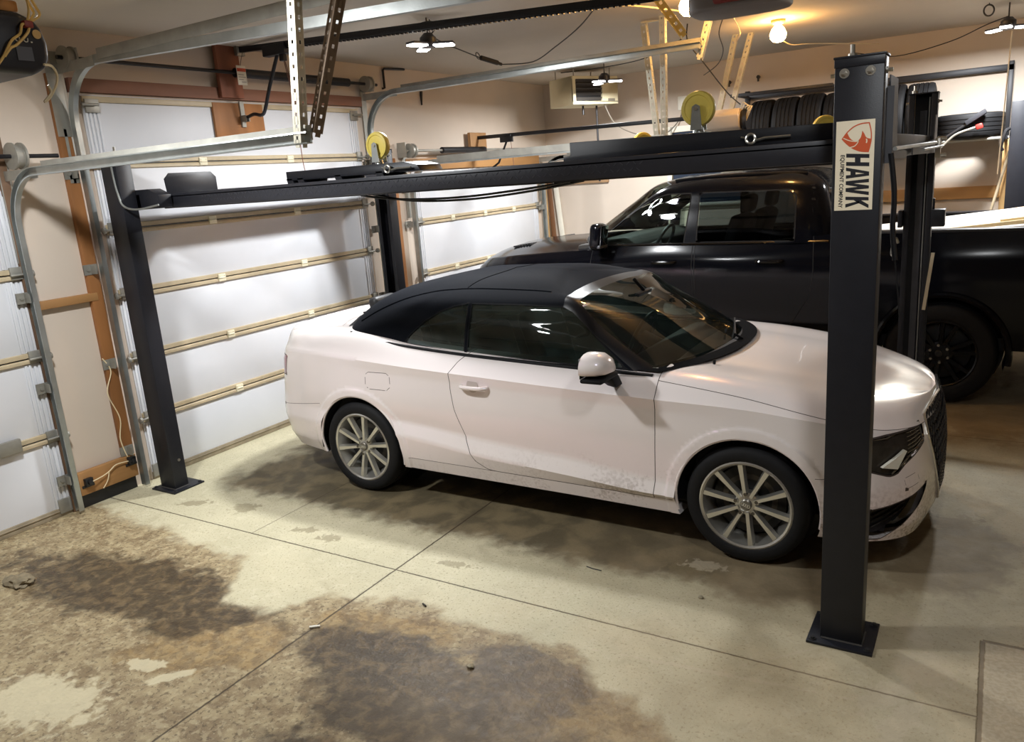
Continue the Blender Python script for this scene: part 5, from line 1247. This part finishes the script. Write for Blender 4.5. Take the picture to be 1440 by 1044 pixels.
# roof seam welts, belt trim, cowl, wipers
for sg in (1,-1):
    wl_ = [(-.06,sg*.66,1.125),(.20,sg*.60,1.255),(.45,sg*.555,1.335),(.72,sg*.535,1.365),(1.1,sg*.54,1.369),(1.36,sg*.54,1.362)]
    XF(MB().tube([onroof(*p) for p in crv(wl_,8)], .0045, 6), TC).build('roof_welt', FABRIC, top)
    bt = [(-.09,sg*.742,1.082),(.04,sg*.760,1.064),(.30,sg*.781,1.032),(.8,sg*.787,.997),(1.2,sg*.787,.980),(1.6,sg*.787,.966),(1.9,sg*.785,.955),(2.08,sg*.775,.945)]
    XF(MB().tube(crv(bt,6), .013, 8), TC).build('belt_trim', TRIMB, car)
XF(MB().tube([onroof(.80-.05*abs(t)**2, t*.52, 1.4) for t in np.linspace(-1,1,31)], .0035, 6), TC).build('roof_welt', FABRIC, top)
XF(MB().tube(crv([(-.08,.742,1.080),(-.135,.715,1.082),(-.21,.64,1.083),(-.35,.40,1.086),(-.46,.2,1.088),(-.505,0,1.090),(-.46,-.2,1.088),(-.35,-.40,1.086),(-.21,-.64,1.083),(-.135,-.715,1.082),(-.08,-.742,1.080)],5), .016, 8), TC).build('rear_seal', TRIMB, top)
cw = MB(); vs = []
for Y in np.linspace(-.77,.77,23):
    k = abs(Y)/.77; xb = 2.33-.25*k**2.2; xf = 2.385-.27*k**2.4
    zb = .972-.022*k**2; vs += [(xb-.05-.05*k,Y,zb+.014+.006*k),(xf,Y,.967-.012*k**2+.014)]
cw.add(vs, [(2*i,2*i+1,2*i+3,2*i+2) for i in range(22)])
XF(cw, TC).build('cowl', mat('cowl_black', S(7,7,9), .9, spec=.04), car)
for a, b_ in (((2.23,.52),(2.22,-.06)),((2.28,-.04),(2.12,-.60))):
    a = Vector(onroof(*a))+Vector((.01,0,.014)); b_ = Vector(onroof(*b_))+Vector((.01,0,.014))
    XF(MB().tube([(2.33,a[1]-.02,.985),a], .008, 6).beam(a,b_,.010,.014), TC).build('wiper', TRIMB, car)
XF(MB().box((-.62,-.03,1.065),(-.60,.03,1.085)), TC).build('washer_fin', TRIMB, car, bevel=.004)
# mirrors, handles
for sg in (1,-1):
    mx, my, mz = 1.87, sg*1.005, 1.045
    sec = []
    for k, (dx, ry, rz, oz) in enumerate(((.085,.03,.02,-.012),(.06,.075,.052,-.004),(.02,.105,.070,.0),(-.03,.118,.072,.0),(-.06,.120,.070,0))):
        sec.append([(mx+dx+(.02*(1-abs(math.cos(2*PI*i/20)))*0), my+ry*math.copysign(abs(math.cos(2*PI*i/20))**.8, math.cos(2*PI*i/20))*1.0, mz+oz+(rz*abs(math.sin(2*PI*i/20))**1.15*(1+.12*math.cos(2*PI*i/20)*sg) if math.sin(2*PI*i/20) > 0 else -rz*.62*abs(math.sin(2*PI*i/20))**.45)) for i in range(20)])
    if sg < 0: sec = [[(mx-.19+(x-mx)*.5-(abs(y)-abs(my))*.9, -.80-.035-(x-mx)*.3, z-.03) for x, y, z in s_] for s_ in sec]
    q = MB(); vs = [p for s_ in sec for p in s_]
    q.add(vs, [(j*20+i,j*20+(i+1) % 20,(j+1)*20+(i+1) % 20,(j+1)*20+i) for j in range(4) for i in range(20)]+[tuple(range(19,-1,-1)), tuple(range(80,100))])
    mi = XF(q, TC).build('wing_mirror', PAINT, car, smooth=60)
    if sg < 0: continue
    XF(MB().prism([(mx+.06,my-.0,mz-.05),(mx-.062,my,mz-.05),(mx-.062,my,mz-.078),(mx+.03,my,mz-.072)],(0,.0,.0)) if False else MB().obox((mx+.002,my,mz-.062),(.125,.22,.024),Matrix.Identity(3)), TC).build('mirror_base', TRIMB, mi, bevel=.01)
    XF(MB().prism([(mx-.04,my-sg*.03,mz-.07),(mx+.06,my-sg*.03,mz-.07),(mx+.07,my-sg*.06,mz-.135),(mx-.0,my-sg*.10,mz-.135)],(0,-sg*.09,-.0)), TC).build('mirror_foot', TRIMB, mi, bevel=.01)
    XF(MB().obox((mx-.063,my,mz),(.004,.2,.11),Matrix.Identity(3)), TC).build('mirror_glass', mat('mirror_glass', S(180,186,190), .03, 1.), mi, bevel=.02)
for o, sg in zip(DOORC, (1,-1)):
    yb = .888
    XF(MB().tube(crv([(.895,sg*(yb+.004),.828),(.915,sg*(yb+.032),.829),(.98,sg*(yb+.038),.829),(1.05,sg*(yb+.034),.829),(1.085,sg*(yb+.004),.829)],5), [.012]+[.013]*19+[.010], 8), TC).build('door_handle', PAINT, o)
    XF(MB().lathe([(0,.0),(.035,-.002),(.042,.006),(.0,.006)], (.975,sg*(yb-.002),.835), (0,sg,0), 24), TC).build('handle_recess', mat('recess_shade', S(196,184,178), .5), o)
# interior
tub = MB()
tub.box((-.35,-.70,.30),(2.15,.70,.34)).box((-.35,-.74,.34),(2.1,-.71,.95)).box((-.35,.71,.34),(2.1,.74,.95)).box((-.38,-.70,.34),(-.34,.70,1.0)).box((2.12,-.70,.34),(2.16,.70,.90))
XF(tub, TC).build('cabin_tub', INT, car)
XF(MB().prism([(1.70,-.72,.72),(1.72,-.72,.90),(1.85,-.72,.955),(2.18,-.72,.945),(2.18,-.72,.70)],(0,1.44,0)), TC).build('dashboard', mat('dash_grey', S(52,50,48), .6), car, bevel=.03)
def seat(x, Y, par, T, m, w=.50, zb=.42, rear=False, hgt=.0):
    o = XF(MB().obox((x+.05,Y,zb+.06),(.50,w,.16),Matrix.Rotation(-.1,3,'Y')), T).build('seat', m, par, bevel=.05, seg=3)
    XF(MB().obox((x-.27,Y,zb+.38+hgt/2),(.14,w*.95,.62+hgt),Matrix.Rotation(-.3,3,'Y')), T).build('backrest', m, o, bevel=.05, seg=3)
    XF(MB().obox((x-.40,Y,zb+.78+hgt),(.09,w*.5,.16),Matrix.Rotation(-.2,3,'Y')), T).build('headrest', m, o, bevel=.035, seg=3)
LEATH = mat('dark_leather', S(40,39,40), .5)
for x, Y in ((1.10,.36),(1.10,-.36),(.28,.34),(.28,-.34)): seat(x, Y, car, TC, LEATH)
XF(MB().torus((1.56,-.36,.90),.18,.015,(1,0,-.45),32,8).cyl((1.56,-.36,.90),(1.72,-.36,.83),.05,n=12), TC).build('steering_wheel', LEATH, car)
XF(MB().obox((1.72,0,1.245),(.03,.22,.07),Matrix.Rotation(.2,3,'Y')).cyl((1.73,0,1.28),(1.66,0,1.355),.012,n=8), TC).build('rear_view_mirror', TRIMB, car, bevel=.01)
# wheels
w0 = wheel((0,.1125,.318), .318, .225, .236, car, 'car')
w1 = dup(w0, (2.595,.1125,.318), None, None, car); w1.rotation_euler = (0,.35,0)
w2 = dup(w0, (0,CYC*2-.1125,.318), PI, None, car); w3 = dup(w0, (2.595,CYC*2-.1125,.318), PI, None, car)
# ------------------------------------------------------------------ black pickup
TYC, TX0 = 4.22, 3.27
def TT(x, y, z): return (TX0-x, TYC-y, z)
truck = thing('pickup_truck', (1.6, TYC, 0), 'black crew-cab pickup truck parked nose-in behind the white convertible', 'truck')
BLK = mat('black_truck_paint', S(9,10,16), .14, 0, spec=.25)
def truck_net():
    Xb = np.array([-1.19,-1.19,-1.18,-1.13,-.7,0,.75,1.6,2.6,3.15,3.67,4.1,4.38,4.52,4.60,4.62])
    Yb = np.array([0,.5,.9,.99,1.0,1.005,1.0,1.0,1.0,1.005,1.015,1.005,.93,.72,.38,0])
    def row(Z, dY=0., dx=0.):
        Z = np.array([Z]*16 if not isinstance(Z, (list, tuple)) else Z, float); Y = Yb+np.where(Yb > 0, dY, 0)
        X = Xb+np.where(Xb > 4.2, dx, 0)
        return np.stack([X, Y, Z], 1)
    rows = [row(.44,-.10,-.1), row(.46,-.02,-.05), row(.62,0,.02), row(.85,.0,.03), row([1.02]*10+[1.0,.99,.98,.97,.97,.97],.006,.02),
            row([1.17]*9+[1.16,1.14,1.11,1.09,1.08,1.08,1.08],-.004,.0)]
    Z6 = [1.38]*6+[1.38,1.318,1.315,1.275,1.245,1.215,1.19,1.17,1.16,1.15]
    Y6 = np.array([0,.49,.86,.94,.945,.945,.945,.945,.94,.925,.91,.89,.81,.62,.33,0])
    X6 = Xb+np.where(Xb > 4.2, -.05, 0)
    X8 = np.array([-1.19,-1.19,-1.18,-1.13,-.7,0,.75,1.6,3.2,3.42,3.75,4.08,4.32,4.45,4.54,4.57])
    Z8 = np.array([1.38]*7+[1.33,1.36,1.365,1.35,1.325,1.285,1.24,1.19,1.15])
    rows += [np.stack([X6,Y6,np.array(Z6)],1), np.stack([X6*.6+X8*.4,Y6*.62,np.array(Z6)*.38+Z8*.62],1), np.stack([X8,Y6*0,Z8],1)]
    return np.stack(rows)
ts_ = Shell(truck_net(), .03, .026, crease=(1,2,6)); TBV = BVHTree.FromBMesh(ts_.bm)
TR = .455
def tarch(X,Y,Z,U,Vv): return np.where((np.abs(Y) > .6) & (Vv < 5.6), np.minimum(np.hypot(X, Z-.42), np.hypot(X-3.67, Z-.42))-TR, .5)
ts_.drop(tarch)
ts_.drop(lambda X,Y,Z,U,Vv: np.maximum(np.maximum(-1.15-X, X-.80), np.maximum(np.abs(Y)-.90, 6.05-Vv)))
ts_.drop(lambda X,Y,Z,U,Vv: np.maximum(np.maximum(.86-X, X-3.2), np.maximum(np.abs(Y)-.86, 6.2-Vv)))
df = ts_.panel(side([(3.04,1.5),(3.04,.95),(3.02,.62),(2.95,.56),(2.10,.56),(2.035,.62),(2.025,.9),(2.03,1.5)], .6), .003)
dr = ts_.panel(side([(2.005,1.5),(2.0,.9),(2.0,.62),(1.95,.56),(1.22,.56),(1.13,.64),(1.00,.86),(.97,1.1),(.985,1.5)], .6), .003)
hd = ts_.panel(lambda X,Y,Z,U,Vv: np.where(X > 2.9, np.maximum(np.maximum(6.12-Vv, 3.08-X), X-4.50), .5), .004)
ts_.seam(lambda X,Y,Z,U,Vv: np.where((np.abs(Y) > .5) & (Z > .5), np.abs(X-.83), .5), .006)
tgrille = ts_.panel(lambda X,Y,Z,U,Vv: np.where((X > 4.2), sdp(np.abs(Y), Z, [(0,1.06),(.48,1.06),(.52,.95),(.44,.70),(0,.70)]), .5), .004)
thl = ts_.panel(lambda X,Y,Z,U,Vv: np.where((X > 3.9), sdp(X-np.abs(Y), Z, [(3.32,1.06),(3.42,1.08),(3.95,1.06),(3.95,.93),(3.45,.95)]), .5), .004)
tbump = ts_.take(lambda X,Y,Z,U,Vv: np.where((X > 4.18), Z-.66, .5))
TSEAM = mat('dark_gap', S(6,6,8), .8)
for b_ in halves(df): done(b_, TT, 'front_door', BLK, truck)
for b_ in halves(dr): done(b_, TT, 'rear_door', BLK, truck)
done(hd, TT, 'hood', BLK, truck)
done(tgrille, TT, 'grille', BLACKP, truck, push=-.02)
for b_ in halves(thl): done(b_, TT, 'headlight', mat('lamp_smoke', S(80,82,86), .1, coat=1.), truck)
done(tbump, TT, 'front_bumper', BLK, truck)
done(ts_.bm, TT, 'body_shell', [BLK, TSEAM], truck)
# hood scoop, bed, rails
for sg in (1,-1):
    q = MB()
    for k in range(6):
        x = 4.16-.035*k; z = TBV.ray_cast(Vector((x,.46*sg,3)), Vector((0,0,-1)))[0].z
        q.obox((x,.46*sg,z+.002),(.016,.17,.012),Matrix.Rotation(.5,3,'Y'))
    z = TBV.ray_cast(Vector((4.07,.46*sg,3)), Vector((0,0,-1)))[0].z; q.box((3.97,.46*sg-.09,z-.02),(4.18,.46*sg+.09,z-.004))
    XF(q, TT).build('hood_louvre', BLACKP, truck)
bed = MB().box((-1.15,-.88,.86),(.78,.88,.90)).box((-1.15,.86,.90),(.78,.90,1.375)).box((-1.15,-.90,.90),(.78,-.86,1.375)).box((.76,-.88,.90),(.80,.88,1.38)).box((-1.17,-.88,.90),(-1.13,.88,1.375))
XF(bed, TT).build('bed_liner', mat('bed_liner', S(24,24,27), .6, bump=.1, bscale=200), truck)
for sg in (1,-1): XF(MB().box((-1.18,sg*.90-.055,1.372),(.80,sg*.90+.055,1.398)), TT).build('bed_rail', BLACKP, truck, bevel=.008)
XF(MB().box((-1.21,-.85,.98),(-1.18,.85,1.38)), TT).build('tailgate', BLK, truck, bevel=.01)
XF(MB().box((-1.26,-.95,.56),(-1.10,.95,.78)), TT).build('rear_bumper', BLACKP, truck, bevel=.02)
XF(MB().box((-1.1,-.80,.42),(4.4,.80,.52)), TT).build('underbody', BLACKP, truck)
for ax in (0, 3.67):
    for sg in (1,-1):
        lp = []
        for k in range(31):
            a = -.15+(PI+.3)*k/30; x, z = ax+(TR+.02)*math.cos(a), .42+(TR+.02)*math.sin(a)
            lp.append((x, sg*1.008, z))
        XF(MB().tube(lp, .026, 8), TT).build('fender_flare', BLK, truck)
        n = 24; vs = []
        for k in range(n+1):
            a = -.3+(PI+.6)*k/n; vs += [(ax+(TR+.005)*math.cos(a), sg*1.0, .42+(TR+.005)*math.sin(a)),(ax+(TR+.005)*math.cos(a), sg*.62, .42+(TR+.005)*math.sin(a))]
        XF(MB().add(vs, [(2*k,2*k+1,2*k+3,2*k+2) for k in range(n)]).add([(ax+TR*math.cos(2*PI*k/24), sg*.62, .42+TR*math.sin(2*PI*k/24)) for k in range(24)], [tuple(range(24))]), TT).build('wheel_liner', BLACKP, truck)
# cab
def cab_net():
    X = [[.84,.84,.86,.95,1.5,2.0,2.6,3.02,3.22,3.36,3.40],[.86,.86,.88,.96,1.5,2.0,2.5,2.80,2.98,3.08,3.11],[.90,.90,.92,.99,1.5,2.0,2.40,2.58,2.72,2.80,2.82],[.96,.96,.98,1.05,1.5,1.95,2.25,2.38,2.50,2.56,2.58],[1.05,1.05,1.07,1.12,1.5,1.9,2.15,2.26,2.34,2.38,2.40],[1.25,1.25,1.27,1.3,1.5,1.8,2.0,2.1,2.15,2.18,2.2]]
    Y = [[0,.6,.90,.945,.95,.95,.95,.93,.68,.35,0],[0,.58,.86,.90,.905,.905,.90,.885,.66,.34,0],[0,.55,.80,.84,.845,.845,.84,.825,.63,.33,0],[0,.50,.73,.77,.78,.78,.775,.76,.60,.31,0],[0,.40,.58,.62,.63,.63,.63,.62,.5,.26,0],[0]*11]
    Z = [[1.315]*8+[1.335,1.36,1.37],[1.48]*8+[1.51,1.53,1.535],[1.66]*8+[1.69,1.71,1.715],[1.80,1.80,1.80,1.80,1.815,1.82,1.815,1.805,1.84,1.855,1.86],[1.87,1.87,1.87,1.875,1.89,1.895,1.885,1.875,1.89,1.90,1.90],[1.915,1.915,1.915,1.918,1.925,1.93,1.928,1.922,1.92,1.918,1.917]]
    return np.stack([np.array(X),np.array(Y),np.array(Z)],2)
cb = Shell(cab_net(), .03, .026)
tf = cb.panel(side([(2.125,1.335),(2.085,1.755),(2.30,1.757),(2.40,1.735),(2.56,1.655),(2.73,1.55),(2.93,1.40),(2.93,1.342)], .5, .012), .006)
trr = cb.panel(side([(1.985,1.345),(1.985,1.755),(1.19,1.745),(1.155,1.70),(1.145,1.345)], .5, .012), .006)
tws = cb.panel(lambda X,Y,Z,U,Vv: np.where(X > 1.9, np.maximum(np.maximum((7.14-U)*.3, (Vv-3.6)*.15), (.08-Vv)*.15), .5), .006)
tbk = cb.panel(lambda X,Y,Z,U,Vv: np.where(X < 1.2, np.maximum(np.maximum(np.abs(Y)-.55, Z-1.74), 1.42-Z), .5), .006)
cb.seam(lambda X,Y,Z,U,Vv: np.where((np.abs(Y) > .5) & (Z < 1.80), np.minimum(np.abs(X-2.035+.03*(Z-1.3)), np.abs(X-.99-.05*(Z-1.3))), .5), .003)
TG1 = glass('truck_front_glass', (.55,.64,.60,1)); TG2 = glass('truck_privacy_glass', (.14,.16,.17,1))
for b_ in halves(tf): done(b_, TT, 'front_window', TG1, truck, push=-.006)
for b_ in halves(trr): done(b_, TT, 'rear_window', TG2, truck, push=-.006)
done(tws, TT, 'windscreen', TG1, truck); done(tbk, TT, 'back_window', TG2, truck, push=-.004)
done(cb.bm, TT, 'cab_roof', [BLK, TSEAM], truck)
tub = MB().box((.9,-.88,.55),(3.1,.88,.60)).box((.9,-.93,.6),(3.1,-.91,1.28)).box((.9,.91,.6),(3.1,.93,1.28)).box((.88,-.88,.6),(.91,.88,1.3)).box((3.1,-.88,.6),(3.13,.88,1.3))
XF(tub, TT).build('cabin_tub', INT, truck)
XF(MB().prism([(2.62,-.86,.95),(2.66,-.86,1.30),(2.80,-.86,1.365),(3.25,-.86,1.32),(3.25,-.86,.95)],(0,1.72,0)), TT).build('dashboard', MATS['dash_grey'], truck, bevel=.03)
for x, Y in ((2.05,.43),(2.05,-.43),(1.28,.43),(1.28,-.43)): seat(x, Y, truck, TT, LEATH, .56, .86)
XF(MB().torus((2.50,.43,1.29),.19,.017,(1,0,.5),32,8).cyl((2.50,.43,1.29),(2.66,.43,1.22),.05,n=12), TT).build('steering_wheel', LEATH, truck)
XF(MB().obox((2.62,0,1.70),(.03,.25,.08),Matrix.Rotation(.2,3,'Y')).cyl((2.63,0,1.73),(2.58,0,1.80),.012,n=8), TT).build('rear_view_mirror', TRIMB, truck, bevel=.012)
for sg in (1,-1):
    m_ = XF(MB().obox((2.90,sg*1.10,1.42),(.12,.20,.25),Matrix.Rotation(-.12,3,'Y')), TT).build('wing_mirror', BLK, truck, bevel=.045, seg=3)
    XF(MB().obox((2.935,sg*.99,1.315),(.09,.16,.05),Matrix.Identity(3)), TT).build('mirror_arm', TRIMB, m_, bevel=.012)
    XF(MB().obox((2.836,sg*1.10,1.425),(.006,.16,.20),Matrix.Rotation(-.12,3,'Y')), TT).build('mirror_glass', MATS['mirror_glass'], m_, bevel=.002)
    XF(MB().box((2.842,sg*1.10-.09,1.315),(2.96,sg*1.10+.09,1.345)), TT).build('mirror_trim', mat('trim_grey', S(86,88,92), .35, .3), m_, bevel=.008)
    for x in (2.18, 1.22):
        XF(MB().tube(crv([(x,sg*.995,1.165),(x+.03,sg*1.028,1.165),(x+.11,sg*1.034,1.165),(x+.20,sg*1.028,1.165),(x+.23,sg*.995,1.165)],4), .016, 8), TT).build('door_handle', GLOSSB, truck)
    XF(MB().tube([(.86,sg*.955,1.325),(2.0,sg*.958,1.325),(3.0,sg*.94,1.322)], .010, 6), TT).build('belt_trim', GLOSSB, truck)
XF(MB().tube(crv([(1.1,.60,1.885),(1.5,.62,1.90),(2.0,.625,1.90),(2.3,.60,1.885)],4), .012, 6), TT).build('roof_molding', TRIMB, truck)
tw0 = wheel((TX0, 3.36, .41), .41, .285, .27, truck, 'truck')
dup(tw0, (TX0-3.67, 3.36, .41), None, None, truck); dup(tw0, (TX0, TYC*2-3.36, .41), PI, None, truck); dup(tw0, (TX0-3.67, TYC*2-3.36, .41), PI, None, truck)
# lumber in the bed
WB = mat('white_primed_board', S(238,234,226), .5, 0, .03, 6)
def lum(a, b_, w, h, m, label, name='lumber_board'): return tag(MB().beam(a, b_, w, h).build(name, m, bevel=.002), label, 'board', 'lumber loaded in the pickup bed')
lum((2.62,4.46,1.31),(5.1,4.46,1.61),.07,.03,WOODX,'long tan plank at the far side of the pickup bed, above the white boards')
tag(MB().beam((2.60,3.85,1.30),(5.0,3.85,1.55),.58,.02,(0,-.2,1)).build('lumber_board', WB, bevel=.002), 'wide white board rising out of the pickup bed', 'board', 'lumber loaded in the pickup bed')
lum((2.55,3.46,1.30),(5.0,3.46,1.485),.12,.02,WB,'narrow white board along the near rail of the pickup bed')
lum((3.18,3.64,1.350),(5.0,3.64,1.537),.035,.03,mat('cream_wood', S(226,206,160), .6, 0, .1, 8, (.2,1,1)),'thin cream stick lying on the white boards in the pickup bed')
lum((3.62,3.74,1.412),(5.0,3.76,1.557),.03,.022,MATS['cream_wood'],'second thin cream stick lying further back on the white boards')
lum((2.55,4.28,1.275),(4.2,4.28,1.44),.14,.03,WOODX,'short tan plank end showing left of the rear lift post')
